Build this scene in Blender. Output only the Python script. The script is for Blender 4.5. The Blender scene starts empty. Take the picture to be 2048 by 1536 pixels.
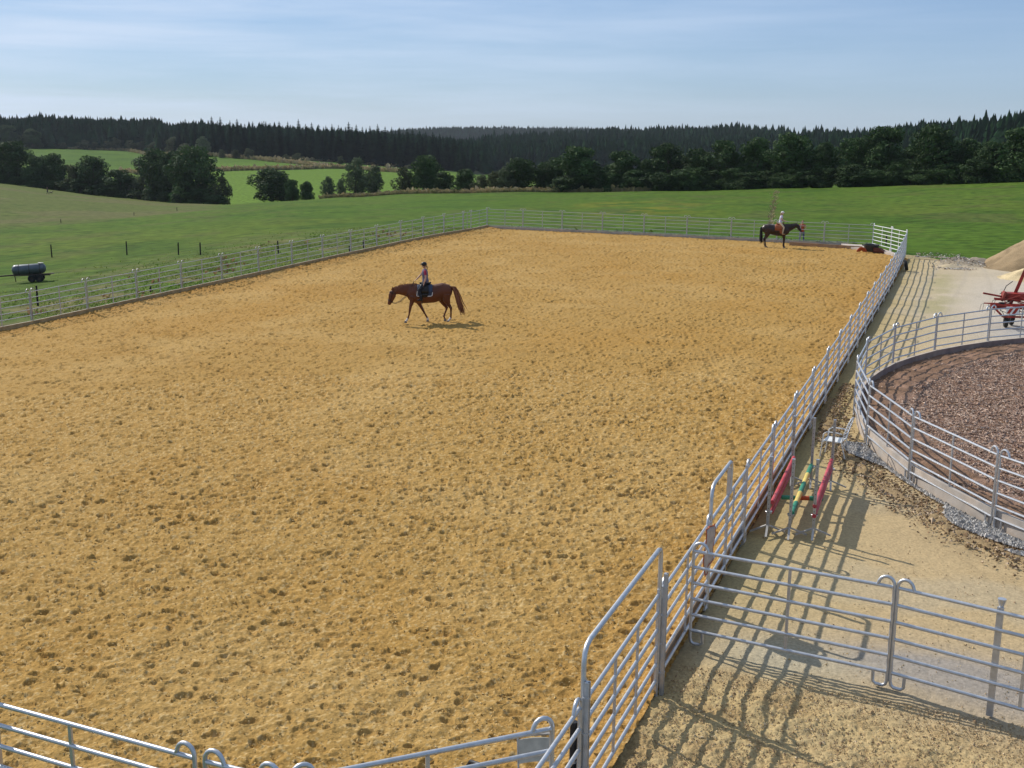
import bpy, math, random
import numpy as np
from mathutils import Vector, Matrix

# ------------------------------------------------------------------ camera, sky, sun, exposure
scene = bpy.context.scene
FOC, PITCH, ROLL, YAW, CX, CH = 2342.07, .2153, .0104, .3713, 3.753, 8.165
_c, _s = math.cos(YAW), math.sin(YAW)
_fw = np.array([-_s, _c, 0.]); _rt = np.array([_c, _s, 0.]); _up = np.array([0, 0, 1.])
_F = math.cos(PITCH)*_fw - math.sin(PITCH)*_up
_U = math.sin(PITCH)*_fw + math.cos(PITCH)*_up
_X = math.cos(ROLL)*_rt + math.sin(ROLL)*_U
_Y = -math.sin(ROLL)*_rt + math.cos(ROLL)*_U
_O = np.array([CX, 0., CH])
cam_data = bpy.data.cameras.new('camera')
cam = bpy.data.objects.new('camera', cam_data)
scene.collection.objects.link(cam)
cam.matrix_world = Matrix([[_X[0], _Y[0], -_F[0], _O[0]], [_X[1], _Y[1], -_F[1], _O[1]],
                           [_X[2], _Y[2], -_F[2], _O[2]], [0, 0, 0, 1]])
cam_data.sensor_width = 36; cam_data.lens = FOC/2048*36
cam_data.clip_start = .1; cam_data.clip_end = 20000
scene.camera = cam

SUN_DX, SUN_DY = 1.2, -.5            # horizontal travel of the light per metre of fall
sun_el = math.atan2(1, math.hypot(SUN_DX, SUN_DY))
sun_az = math.atan2(-SUN_DX, -SUN_DY)  # clockwise from +Y, direction towards the sun
world = bpy.data.worlds.new('World'); scene.world = world
world.use_nodes = True
wn, wl = world.node_tree.nodes, world.node_tree.links
wn.clear()
wout = wn.new('ShaderNodeOutputWorld'); wbg = wn.new('ShaderNodeBackground')
sky = wn.new('ShaderNodeTexSky'); sky.sky_type = 'NISHITA'; sky.sun_disc = False
sky.sun_elevation = sun_el; sky.sun_rotation = sun_az
sky.altitude = 500; sky.air_density = 1.0; sky.dust_density = .25; sky.ozone_density = 2.5
wbg.inputs['Strength'].default_value = .08
# thin cirrus streaks in the sky
tc = wn.new('ShaderNodeTexCoord'); mp = wn.new('ShaderNodeMapping')
mp.inputs['Rotation'].default_value = (0, .10, math.radians(21))
mp.inputs['Scale'].default_value = (2.0, 2.0, 26)
nz = wn.new('ShaderNodeTexNoise'); nz.inputs['Scale'].default_value = 1.7; nz.inputs['Detail'].default_value = 7
nz.inputs['Roughness'].default_value = .58; nz.inputs['Distortion'].default_value = .25
nz2 = wn.new('ShaderNodeTexNoise'); nz2.inputs['Scale'].default_value = 1.6; nz2.inputs['Detail'].default_value = 2
rmp = wn.new('ShaderNodeValToRGB'); rmp.color_ramp.elements[0].position = .36; rmp.color_ramp.elements[1].position = .68
dotn = wn.new('ShaderNodeVectorMath'); dotn.operation = 'DOT_PRODUCT'
dotn.inputs[1].default_value = (-.8, -.1, 1.2)
rm2 = wn.new('ShaderNodeMapRange'); rm2.inputs[1].default_value = .0; rm2.inputs[2].default_value = .72
rm2.inputs[3].default_value = .12; rm2.inputs[4].default_value = 1.0
mul = wn.new('ShaderNodeMath'); mul.operation = 'MULTIPLY'
mul2 = wn.new('ShaderNodeMath'); mul2.operation = 'MULTIPLY'; mul2.inputs[1].default_value = .95
mixs = wn.new('ShaderNodeMixRGB'); mixs.inputs[2].default_value = (8.4, 9.8, 12.0, 1)
wl.new(tc.outputs['Generated'], mp.inputs['Vector']); wl.new(mp.outputs[0], nz.inputs['Vector'])
wl.new(nz.outputs[0], rmp.inputs[0]); wl.new(tc.outputs['Generated'], dotn.inputs[0])
wl.new(dotn.outputs['Value'], rm2.inputs[0]); wl.new(rmp.outputs[0], mul.inputs[0]); wl.new(rm2.outputs[0], mul.inputs[1])
wl.new(mul.outputs[0], mul2.inputs[0]); wl.new(mul2.outputs[0], mixs.inputs[0])
tint = wn.new('ShaderNodeMixRGB'); tint.blend_type = 'MULTIPLY'; tint.inputs[0].default_value = 1; tint.inputs[2].default_value = (.78, .92, 1.16, 1)
wl.new(sky.outputs[0], tint.inputs[1]); flat = wn.new('ShaderNodeMixRGB'); flat.inputs[0].default_value = .45; flat.inputs[2].default_value = (4.9, 6.8, 9.9, 1)
wl.new(tint.outputs[0], flat.inputs[1]); wl.new(flat.outputs[0], mixs.inputs[1]); wl.new(mixs.outputs[0], wbg.inputs['Color']); wl.new(wbg.outputs[0], wout.inputs[0])

sun_d = bpy.data.lights.new('sun', 'SUN'); sun_d.energy = 5.0; sun_d.angle = math.radians(.5)
sun_d.color = (1, .945, .85)
sun = bpy.data.objects.new('sun', sun_d); scene.collection.objects.link(sun)
sun.rotation_euler = Vector((SUN_DX, SUN_DY, -1)).to_track_quat('-Z', 'Y').to_euler()
scene.view_settings.view_transform = 'Standard'; scene.view_settings.look = 'None'
scene.view_settings.exposure = 0.0; scene.view_settings.gamma = 1
scene.cycles.max_bounces = 6; scene.cycles.volume_bounces = 0
random.seed(7); rng = np.random.default_rng(11)

# ------------------------------------------------------------------ helpers
COL = scene.collection
def ray(px, py): return _F + (px-1024)/FOC*_X - (py-768)/FOC*_Y
def at(px, py, z=0.):
    d = ray(px, py); t = (z-_O[2])/d[2]; return _O + t*d
def mesh_np(name, V, F, mats=None, smooth=True, cols=None, fmat=None):
    """V (n,3), F (m,k) one polygon size"""
    V = np.asarray(V, np.float32); F = np.asarray(F, np.int32)
    me = bpy.data.meshes.new(name); k = F.shape[1]
    me.vertices.add(len(V)); me.vertices.foreach_set('co', V.ravel())
    me.loops.add(F.size); me.loops.foreach_set('vertex_index', F.ravel())
    me.polygons.add(len(F)); me.polygons.foreach_set('loop_start', np.arange(0, F.size, k, dtype=np.int32))
    if mats:
        for m in (mats if isinstance(mats, list) else [mats]): me.materials.append(m)
    if fmat is not None: me.polygons.foreach_set('material_index', np.asarray(fmat, np.int32))
    me.polygons.foreach_set('use_smooth', np.full(len(F), smooth))
    if cols is not None:
        a = me.color_attributes.new('col', 'FLOAT_COLOR', 'POINT')
        c4 = np.ones((len(V), 4), np.float32); c4[:, :3] = cols; a.data.foreach_set('color', c4.ravel())
    me.update(calc_edges=True); me.validate()
    return me
def link(name, me, parent=None):
    o = bpy.data.objects.new(name, me); COL.objects.link(o)
    if parent: o.parent = parent
    return o
def tag(o, label=None, cat=None, group=None, kind=None):
    if label: o['label'] = label
    if cat: o['category'] = cat
    if group: o['group'] = group
    if kind: o['kind'] = kind
    return o
def thing(name, label, cat, loc=(0, 0, 0), rz=0, group=None):
    o = bpy.data.objects.new(name, None); COL.objects.link(o)
    o.location = Vector([float(v) for v in loc]); o.rotation_euler = (0, 0, rz); o.empty_display_size = .3
    return tag(o, label, cat, group)
class MB:
    def __init__(s): s.v = []; s.f = []
    def add(s, vs, fs):
        b = len(s.v); s.v += [tuple(map(float, p)) for p in vs]; s.f += [tuple(b+i for i in f) for f in fs]; return s
    def box(s, c, size, rot=None, taper=1.0):
        hx, hy, hz = [d/2 for d in size]
        P = [Vector((x*(taper if z > 0 else 1), y*(taper if z > 0 else 1), z)) for z in (-hz, hz) for y in (-hy, hy) for x in (-hx, hx)]
        if rot is not None: P = [rot @ p for p in P]
        P = [p+Vector(c) for p in P]
        return s.add(P, [(0, 2, 3, 1), (4, 5, 7, 6), (0, 1, 5, 4), (2, 6, 7, 3), (0, 4, 6, 2), (1, 3, 7, 5)])
    def bar(s, a, b, w, h=None, up=(0, 0, 1)):
        a, b = Vector(a), Vector(b); h = h or w; d = b-a; L = d.length; d.normalize(); u = Vector(up)
        if abs(d.dot(u)) > .98: u = Vector((1, 0, 0))
        x = d.cross(u).normalized(); z = x.cross(d)
        R = Matrix((x, d, z)).transposed()
        return s.box((a+b)/2, (w, L, h), R)
    def tube(s, pts, r, n=8, cap=True, closed=False):
        pts = [Vector([float(q) for q in p]) for p in pts]; m = len(pts)
        rr = r if isinstance(r, (list, tuple)) else [r]*m
        rr = [(q, q) if not isinstance(q, tuple) else q for q in rr]
        prev = None; V = []
        for i, p in enumerate(pts):
            if closed: t = pts[(i+1) % m]-pts[i-1]
            else: t = pts[min(i+1, m-1)]-pts[max(i-1, 0)]
            t.normalize()
            if prev is None:
                ref = Vector((0, 1, 0)) if abs(t.y) < .9 else Vector((1, 0, 0))
                u = (ref-t*ref.dot(t)).normalized()
            else:
                u = (prev-t*prev.dot(t)).normalized()
            prev = u; w = t.cross(u)
            for k in range(n):
                a = 2*math.pi*k/n
                V.append(p+u*math.cos(a)*rr[i][0]+w*math.sin(a)*rr[i][1])
        F = []
        for i in range(m if closed else m-1):
            for k in range(n):
                j = (i+1) % m
                F.append((i*n+k, i*n+(k+1) % n, j*n+(k+1) % n, j*n+k))
        if cap and not closed:
            F.append(tuple(range(n))[::-1]); F.append(tuple((m-1)*n+k for k in range(n)))
        return s.add(V, F)
    def ell(s, c, r, n=12, m=8, rot=None):
        c = Vector(c); V = [Vector((0, 0, -r[2]))]; 
        for i in range(1, m):
            ph = -math.pi/2+math.pi*i/m
            for k in range(n):
                a = 2*math.pi*k/n
                V.append(Vector((r[0]*math.cos(ph)*math.cos(a), r[1]*math.cos(ph)*math.sin(a), r[2]*math.sin(ph))))
        V.append(Vector((0, 0, r[2])))
        if rot is not None: V = [rot @ p for p in V]
        V = [p+c for p in V]; F = []
        for k in range(n):
            F.append((0, 1+(k+1) % n, 1+k)); T = 1+(m-2)*n
            F.append((len(V)-1, T+k, T+(k+1) % n))
        for i in range(m-2):
            for k in range(n):
                F.append((1+i*n+k, 1+i*n+(k+1) % n, 1+(i+1)*n+(k+1) % n, 1+(i+1)*n+k))
        return s.add(V, F)
    def lathe(s, prof, n=20, axis='z', c=(0, 0, 0)):
        V = []; c = Vector(c)
        for (r, h) in prof:
            for k in range(n):
                a = 2*math.pi*k/n; x, y = r*math.cos(a), r*math.sin(a)
                V.append(c+(Vector((x, y, h)) if axis == 'z' else Vector((h, x, y)) if axis == 'x' else Vector((y, h, x))))
        F = [(i*n+k, i*n+(k+1) % n, (i+1)*n+(k+1) % n, (i+1)*n+k) for i in range(len(prof)-1) for k in range(n)]
        return s.add(V, F)
    def mesh(s, name, mat=None, smooth=False, ang=None):
        me = bpy.data.meshes.new(name); me.from_pydata(s.v, [], s.f)
        if mat: me.materials.append(mat)
        if smooth: me.polygons.foreach_set('use_smooth', [True]*len(me.polygons))
        me.update()
        if smooth:
            try: me.set_sharp_from_angle(angle=math.radians(ang or 40))
            except Exception: pass
        return me
    def build(s, name, mat, parent=None, smooth=False, ang=None):
        return link(name, s.mesh(name, mat, smooth, ang), parent)
def remesh(mb, name, mat, voxel, smooth=3, parent=None):
    o = mb.build(name, mat); md = o.modifiers.new('r', 'REMESH'); md.mode = 'VOXEL'; md.voxel_size = voxel
    sm = o.modifiers.new('s', 'SMOOTH'); sm.iterations = smooth; sm.factor = .6
    dg = bpy.context.evaluated_depsgraph_get(); me = bpy.data.meshes.new_from_object(o.evaluated_get(dg))
    o.modifiers.clear(); old = o.data; o.data = me; bpy.data.meshes.remove(old); me.name = name
    if not me.materials: me.materials.append(mat)
    me.polygons.foreach_set('use_smooth', [True]*len(me.polygons))
    if parent: o.parent = parent
    return o

def hsh(ix, iy, seed):
    h = (ix.astype(np.int64)*374761393+iy.astype(np.int64)*668265263+seed*974634777) & 0xffffffff
    h = ((h ^ (h >> 13))*1274126177) & 0xffffffff
    return ((h ^ (h >> 16)) & 0xffffff)/16777215.0
def vn(x, y, seed=0):
    ix, iy = np.floor(x), np.floor(y); fx, fy = x-ix, y-iy
    fx = fx*fx*(3-2*fx); fy = fy*fy*(3-2*fy)
    a, b, c, d = hsh(ix, iy, seed), hsh(ix+1, iy, seed), hsh(ix, iy+1, seed), hsh(ix+1, iy+1, seed)
    return a+(b-a)*fx+(c-a)*fy+(a-b-c+d)*fx*fy
def fbm(x, y, sc, oct=4, seed=0, g=.5):
    t = 0; a = 1; n = 0
    for o in range(oct):
        t = t+a*vn(x/sc*2**o+o*17.3, y/sc*2**o-o*9.1, seed+o); n += a; a *= g
    return t/n
def sstep(a, b, x): t = np.clip((x-a)/(b-a), 0, 1); return t*t*(3-2*t)

# ------------------------------------------------------------------ materials
def mat(name, col, rough=.8, metal=0, var=.15, nscale=8, bump=0, bscale=60, vcol=False, spec=.3, hue=None, detail=4, rand=0, coord='Object', trans=0):
    m = bpy.data.materials.new(name); m.use_nodes = True; n, l = m.node_tree.nodes, m.node_tree.links
    b = n['Principled BSDF']; b.inputs['Roughness'].default_value = rough; b.inputs['Metallic'].default_value = metal
    b.inputs['Specular IOR Level'].default_value = spec
    t = n.new('ShaderNodeTexCoord'); nz = n.new('ShaderNodeTexNoise'); nz.inputs['Scale'].default_value = nscale
    nz.inputs['Detail'].default_value = detail; l.new(t.outputs[coord], nz.inputs['Vector'])
    mr = n.new('ShaderNodeMapRange'); mr.inputs[1].default_value = .3; mr.inputs[2].default_value = .7
    mr.inputs[3].default_value = 1-var; mr.inputs[4].default_value = 1+var; l.new(nz.outputs[0], mr.inputs[0])
    mx = n.new('ShaderNodeVectorMath'); mx.operation = 'SCALE'; l.new(mr.outputs[0], mx.inputs['Scale'])
    if vcol:
        a = n.new('ShaderNodeAttribute'); a.attribute_name = 'col'; l.new(a.outputs['Color'], mx.inputs[0])
    elif hue:
        nb = n.new('ShaderNodeTexNoise'); nb.inputs['Scale'].default_value = nscale*.37; nb.inputs['Detail'].default_value = 3
        l.new(t.outputs[coord], nb.inputs['Vector']); rp = n.new('ShaderNodeValToRGB')
        rp.color_ramp.elements[0].position = .38; rp.color_ramp.elements[1].position = .62
        rp.color_ramp.elements[0].color = (*col, 1); rp.color_ramp.elements[1].color = (*hue, 1)
        l.new(nb.outputs[0], rp.inputs[0]); l.new(rp.outputs[0], mx.inputs[0])
    else: mx.inputs[0].default_value = col
    out = mx.outputs[0]
    if rand:
        oi = n.new('ShaderNodeObjectInfo'); r2 = n.new('ShaderNodeMapRange'); r2.inputs[3].default_value = 1-rand; r2.inputs[4].default_value = 1+rand
        l.new(oi.outputs['Random'], r2.inputs[0]); m2 = n.new('ShaderNodeVectorMath'); m2.operation = 'SCALE'
        l.new(out, m2.inputs[0]); l.new(r2.outputs[0], m2.inputs['Scale']); out = m2.outputs[0]
    l.new(out, b.inputs['Base Color'])
    if trans:
        b.inputs['Subsurface Weight'].default_value = 0
        tr = n.new('ShaderNodeBsdfTranslucent'); l.new(out, tr.inputs['Color']); ms = n.new('ShaderNodeMixShader')
        ms.inputs[0].default_value = trans; l.new(b.outputs[0], ms.inputs[1]); l.new(tr.outputs[0], ms.inputs[2])
        l.new(ms.outputs[0], n['Material Output'].inputs['Surface'])
    if bump:
        bz = n.new('ShaderNodeTexNoise'); bz.inputs['Scale'].default_value = bscale; bz.inputs['Detail'].default_value = 5
        bz.inputs['Roughness'].default_value = .65
        l.new(t.outputs[coord], bz.inputs['Vector']); bp = n.new('ShaderNodeBump'); bp.inputs['Strength'].default_value = 1
        bp.inputs['Distance'].default_value = bump; l.new(bz.outputs[0], bp.inputs['Height']); l.new(bp.outputs[0], b.inputs['Normal'])
    return m
M = {}
M['galv'] = mat('galvanised_steel', (.50, .51, .53), .42, .75, .12, 12, .0006, 90)
M['galv_old'] = mat('galvanised_steel_dull', (.47, .455, .45), .5, .55, .12, 12)
M['sand'] = mat('arena_sand', (1, 1, 1), .95, 0, .20, 22, .02, 30, vcol=True, spec=.1, detail=6)
M['yard'] = mat('yard_ground', (1, 1, 1), .95, 0, .20, 20, .016, 45, vcol=True, spec=.1, detail=6)
M['chips'] = mat('wood_chips', (1, 1, 1), .9, 0, .35, 45, .02, 38, vcol=True, spec=.12, detail=6)
M['meadow'] = mat('meadow', (1, 1, 1), .95, 0, .34, .9, .14, 1.7, vcol=True, spec=.05, detail=9)
M['concrete'] = mat('concrete', (.46, .38, .31), .9, 0, .14, 3, .002, 40, hue=(.38, .34, .30))
M['conc_shade'] = mat('shade_painted_concrete', (.30, .22, .18), .9, 0, .2, 3, .002, 40, hue=(.24, .17, .15))  # concrete with the shade of the pen wall's inner face in its colour
M['ply'] = mat('weathered_board', (.36, .22, .12), .85, 0, .25, 2.5, .002, 30, hue=(.30, .21, .14))
M['board_l'] = mat('soil_stained_board', (.36, .26, .13), .9, 0, .25, 2.5, .002, 30)
M['black'] = mat('black_plastic', (.02, .02, .022), .5)
M['rubber'] = mat('tyre_rubber', (.025, .024, .022), .85, 0, .3, 6)
M['tank'] = mat('tank_grey', (.10, .115, .13), .42, .3, .2, 3)
M['rust'] = mat('rusty_frame', (.06, .045, .035), .8, .1, .3, 8)
M['red'] = mat('machine_red', (.36, .03, .02), .55, 0, .35, 4, hue=(.22, .045, .03))
M['redpole'] = mat('red_plank', (.42, .04, .05), .55, 0, .2, 4, hue=(.45, .08, .09))
M['green'] = mat('green_paint', (.035, .22, .13), .5, 0, .15, 6)
M['yellow'] = mat('yellow_paint', (.62, .48, .13), .5, 0, .15, 6)
M['orange'] = mat('orange_plastic', (.38, .075, .022), .55, 0, .15, 6)
M['white'] = mat('white_plastic', (.68, .68, .66), .5, 0, .08, 6)
M['whitemetal_and_glint'] = mat('white_lacquer_and_glint', (.66, .66, .65), .4, .1, .08, 6)  # chair lacquer, also the painted sun glint of the slanting corner panels
M['alu'] = mat('aluminium_post', (.42, .40, .37), .5, .5, .15, 6)
M['iron'] = mat('dark_iron', (.05, .05, .05), .6, .5, .2, 6)
M['post'] = mat('black_post', (.02, .018, .016), .8, 0, .3, 9)
M['bark'] = mat('bark', (.075, .055, .04), .95, 0, .3, 3)
M['leaf'] = mat('broadleaf_foliage', (.030, .062, .016), .75, 0, .35, .5, rand=.22, hue=(.046, .084, .022), spec=.2, trans=.15)
M['leaf2'] = mat('willow_foliage', (.080, .115, .055), .75, 0, .3, .5, rand=.2, hue=(.095, .12, .06), spec=.25, trans=.2)
M['olive'] = mat('olive_foliage', (.070, .080, .035), .8, 0, .3, .5, rand=.2, hue=(.06, .075, .03), spec=.2, trans=.15)
M['spruce'] = mat('spruce_needles', (.012, .026, .013), 1, 0, .45, .3, rand=.35, spec=0)
M['wood_mass'] = mat('forest_needles', (.013, .031, .014), 1, 0, .5, .09, spec=0)
M['weeds'] = mat('weed_leaves', (.10, .18, .03), .8, 0, .4, .6, hue=(.15, .18, .05), spec=.1, trans=.65)
M['drygrass'] = mat('dry_grass', (.40, .31, .17), .9, 0, .3, .5, hue=(.30, .26, .13), trans=.15)
M['chestnut'] = mat('chestnut_coat', (.105, .029, .010), .5, 0, .18, 3, spec=.35)
M['chestmane'] = mat('chestnut_mane', (.19, .07, .028), .6, 0, .3, 14, .004, 60)
M['bay'] = mat('dark_bay_coat', (.022, .011, .008), .42, 0, .3, 3, hue=(.035, .015, .009), spec=.4)
M['baymane'] = mat('black_mane', (.008, .007, .007), .55, 0, .3, 12)
M['leather'] = mat('black_leather', (.015, .013, .012), .5)
M['tan'] = mat('tan_leather', (.30, .085, .03), .55, 0, .15, 8)
M['tanboot'] = mat('tan_boot', (.42, .28, .15), .6)
M['navy'] = mat('navy_pad', (.045, .06, .10), .85, 0, .15, 20)
M['piping'] = mat('white_piping', (.72, .72, .72), .8)
M['skin'] = mat('skin', (.50, .29, .21), .55, 0, .05, 10)
M['vest'] = mat('violet_grey_vest', (.13, .12, .18), .85, 0, .1, 15)
M['redshirt'] = mat('dark_red_shirt', (.32, .03, .07), .85, 0, .1, 15)
M['breech'] = mat('charcoal_breeches', (.022, .024, .032), .85, 0, .1, 15)
M['lilac'] = mat('pale_lilac_shirt', (.56, .54, .68), .85, 0, .05, 15)
M['beige'] = mat('beige_trousers', (.50, .40, .26), .85, 0, .08, 15)
M['jeans'] = mat('blue_jeans', (.07, .10, .17), .9, 0, .2, 15)
M['hair'] = mat('brown_hair', (.10, .05, .025), .6, 0, .2, 20)
M['blond'] = mat('fair_hair', (.36, .23, .11), .6, 0, .2, 20)
M['hoof'] = mat('hoof_horn', (.16, .13, .10), .6)
M['sock'] = mat('white_sock', (.62, .56, .50), .7)
M['eye'] = mat('dark_eye', (.01, .008, .007), .2)
M['muck'] = mat('muck_lumps', (.15, .10, .05), .95, 0, .35, 12, .01, 30)
M['stone'] = mat('grey_stone', (.27, .28, .30), .9, 0, .3, 10)
M['palestone'] = mat('pale_rubble', (.46, .41, .34), .9, 0, .25, 3)
M['clod'] = mat('sand_clods', (.52, .35, .155), .95, 0, .3, 8)

# ------------------------------------------------------------------ land shape
def arena_z(x, y):
    """level of the riding arena and the yard beside it"""
    x = np.asarray(x, float); y = np.asarray(y, float)
    t = np.clip(-x/36., 0, 1.25)
    zl = -1.0+.0189*np.clip(y-41.7, 0, 60)
    z = t*t*zl
    bl = sstep(74, 93, y)*(x < 30)
    zb = -.30*np.clip((12-x)/14, 0, 1)
    return z*(1-bl)+np.minimum(zb, z)*bl
LP = [-1400, -700, 0, 100, 200, 300, 400, 460, 545, 620, 700, 800, 900, 960, 1000, 1100, 1200, 1300, 1400, 1500, 1600, 1700, 1810, 1900, 1990, 2048, 2300, 2900, 3500]
def li(px, pts): 
    xs, ys = zip(*pts); return np.interp(px, xs, ys)
yB = lambda p: li(p, [(-700, 330), (0, 365), (100, 379), (200, 392), (300, 402), (400, 408), (455, 410), (500, 406), (600, 400), (700, 394), (800, 389), (900, 386), (1000, 385), (1200, 383), (1400, 381), (1550, 378), (1700, 375), (1850, 370), (2048, 364), (2900, 350)])
rB = lambda p: li(p, [(-700, 420), (0, 400), (300, 370), (450, 330), (650, 285), (1000, 235), (2048, 200), (2900, 190)])
yD = lambda p: li(p, [(-700, 300), (0, 296), (130, 297), (300, 302), (420, 309), (600, 320), (700, 327), (800, 335), (900, 343), (960, 348), (1100, 345), (1300, 345), (1600, 345), (2048, 335), (2900, 320)])
rD = lambda p: li(p, [(-700, 950), (300, 930), (400, 720), (950, 690), (985, 900), (1500, 900), (1750, 720), (2048, 560), (2900, 520)])
TOPS = [(-700, 242), (0, 239), (137, 236), (239, 242), (342, 245), (410, 247), (600, 254), (800, 262), (905, 272), (960, 271), (1027, 268), (1112, 261), (1181, 258), (1300, 255), (1324, 252), (1448, 251), (1531, 254), (1614, 258), (1676, 260), (1750, 258), (1850, 252), (1950, 243), (2048, 228), (2300, 195), (2900, 165)]
rE = lambda p: li(p, [(-700, 1550), (410, 1500), (800, 1350), (905, 1300), (1300, 1400), (1448, 1350), (1531, 1280), (1614, 1180), (1676, 1080), (1750, 980), (1850, 890), (1950, 810), (2048, 760), (2900, 700)])
yE = lambda p: li(p, TOPS)+23.0/rE(p)*FOC
r0 = lambda p: li(p, [(-700, 42), (0, 62), (250, 72), (500, 88), (800, 101), (1000, 106), (1400, 106), (1700, 103), (1815, 92), (1950, 86), (2300, 84), (2900, 70)])
NA, NL = 360, 8
_az = np.linspace(-1.30, .62, NA); RN = np.zeros((NA, NL)); ZN = np.zeros((NA, NL))
_pxs = np.linspace(-1400, 3500, 400)
def _line(yf, rf):
    az = []; z = []; r = []
    for p in _pxs:
        q = min(max(p, -700), 2900); d = ray(p, yf(q)); h = math.hypot(d[0], d[1])
        az.append(math.atan2(d[0], d[1])); r.append(rf(q)); z.append(CH+rf(q)*d[2]/h)
    return np.interp(_az, az, r), np.interp(_az, az, z)
_azm = np.array([math.atan2(ray(p, 400)[0], ray(p, 400)[1]) for p in _pxs])
pofaz = lambda a: np.interp(a, _azm, _pxs)
RN[:, 0], _ = _line(lambda p: 450, r0)
ZN[:, 0] = arena_z(CX+RN[:, 0]*np.sin(_az), RN[:, 0]*np.cos(_az))-.16
RN[:, 1], ZN[:, 1] = _line(lambda p: li(p, [(-700, 470), (0, 456), (180, 443), (400, 419), (500, 418), (700, 408), (2900, 420)]), lambda p: li(p, [(0, 165), (180, 170), (400, 200), (500, 190), (700, 170), (2900, 150)]))
_w = sstep(550, 750, pofaz(_az)); _f = (RN[:, 1]-RN[:, 0])
RN[:, 2], ZN[:, 2] = _line(yB, rB)
_zl = ZN[:, 0]+(ZN[:, 2]-ZN[:, 0])*_f/(RN[:, 2]-RN[:, 0]); ZN[:, 1] = ZN[:, 1]*(1-_w)+_zl*_w
RN[:, 3], ZN[:, 3] = _line(lambda p: yB(p)+li(p, [(0, 10), (480, 3), (900, 4), (1100, 12), (3000, 12)]), lambda p: rB(p)*1.14)
RN[:, 4], ZN[:, 4] = _line(yD, rD)
RN[:, 5], ZN[:, 5] = _line(yE, rE)
RN[:, 6] = RN[:, 5]*1.3; ZN[:, 6] = ZN[:, 5]-45
_, _zf = _line(lambda p: li(p, [(0, 290), (780, 285), (860, 278), (1000, 277), (1200, 279), (1300, 284), (3000, 300)]), lambda p: 2600)
RN[:, 7] = 2600; ZN[:, 7] = _zf
def terr(x, y):
    x = np.asarray(x, float); y = np.asarray(y, float)
    dx, dy = x-CX, y; r = np.hypot(dx, dy); a = np.arctan2(dx, dy)
    fi = np.clip((a-_az[0])/(_az[1]-_az[0]), 0, NA-1.001); i = fi.astype(int); f = fi-i
    R = RN[i]*(1-f)[..., None]+RN[i+1]*f[..., None]; Z = ZN[i]*(1-f)[..., None]+ZN[i+1]*f[..., None]
    z = np.minimum(arena_z(x, y)-.16, 5)
    for k in range(NL-1):
        t = np.clip((r-R[..., k])/(R[..., k+1]-R[..., k]), 0, 1)
        z = np.where(r > R[..., k], Z[..., k]+(Z[..., k+1]-Z[..., k])*t, z)
    z = np.where(r > 2600, Z[..., 7]-(r-2600)*.03, z)
    b = sstep(0, 40, r-R[..., 0])
    return z+b*(fbm(x, y, 14, 2, 3)-.5)*.35
def terr1(x, y): return float(terr(np.array([x]), np.array([y]))[0])
def hit(px, py, rmin=40, rmax=2500):
    d = ray(px, py); h = math.hypot(d[0], d[1]); rs = np.geomspace(rmin, rmax, 3000)
    X = CX+rs*d[0]/h; Y = rs*d[1]/h; Z = CH+rs*d[2]/h; T = terr(X, Y)
    k = int(np.argmax(Z < T)); return np.array([X[k], Y[k], T[k]])
def at_r(px, r, py=400):
    d = ray(px, py); h = math.hypot(d[0], d[1]); return CX+r*d[0]/h, r*d[1]/h

def polar_sheet(azs, rs):
    A, R = np.meshgrid(azs, rs); return CX+R*np.sin(A), R*np.cos(A)
def grid_faces(nr, na, keep=None):
    i = np.arange(nr-1)[:, None]*na+np.arange(na-1)[None]; F = np.stack([i, i+1, i+1+na, i+na], -1)
    return F[keep] if keep is not None else F.reshape(-1, 4)
def compact(V, F, C=None):
    u, inv = np.unique(F, return_inverse=True); return V[u], inv.reshape(F.shape), (C[u] if C is not None else None)

# meadow and hills: one sheet from the camera's foot to beyond the last ridge
azs = np.concatenate([np.linspace(-1.3, -.85, 50)[:-1], np.linspace(-.85, .10, 900), np.linspace(.10, .62, 60)[1:]])
rs = np.concatenate([np.geomspace(4, 40, 40)[:-1], np.geomspace(40, 130, 260)[:-1], np.geomspace(130, 420, 300)[:-1], np.geomspace(420, 800, 160)[:-1], np.geomspace(800, 2700, 160)])
X, Y = polar_sheet(azs, rs); Z = terr(X, Y)
dd = np.hypot(X-CX, Y)
Z = Z-.10*(dd < 60)
P = pofaz(np.arctan2(X-CX, Y))
# colour of the land by what grows there
def mixc(C, col, w): return C*(1-w[..., None])+np.array(col)*w[..., None]
C = np.ones(X.shape+(3,))*np.array([.062, .115, .013])
C = mixc(C, (.084, .120, .017), fbm(X, Y, 34, 4, 5)**2*1.5*(dd < 500))
C = mixc(C, (.036, .080, .010), sstep(.5, .7, fbm(X, Y, 11, 4, 15))*.6)
C = mixc(C, (.085, .095, .028), sstep(.58, .72, fbm(X, Y, 6, 5, 25))*.55*(dd < 300))
# paler grazed pasture on the left slope
lineY = li(P, [(-700, 470), (0, 456), (180, 443), (400, 419), (455, 411), (460, 300)])
elev = (CH-Z)/dd; pyy = 256+FOC*elev*1.0
_i = np.clip(((np.arctan2(X-CX, Y)-_az[0])/(_az[1]-_az[0])).astype(int), 0, NA-1)
past = sstep(-6, 6, dd-RN[_i, 1])*(dd < RN[_i, 3])*sstep(470, 400, P)
C = mixc(C, (.090, .106, .028), past*(.75+.25*fbm(X, Y, 9, 4, 7)))
C = mixc(C, (.030, .068, .010), (dd < 260)*sstep(.60, .74, fbm(X, Y, 1.8, 4, 33))*.6)
C = mixc(C, (.115, .105, .045), past*sstep(.5, .7, fbm(X, Y, 17, 4, 8))*.6)
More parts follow.
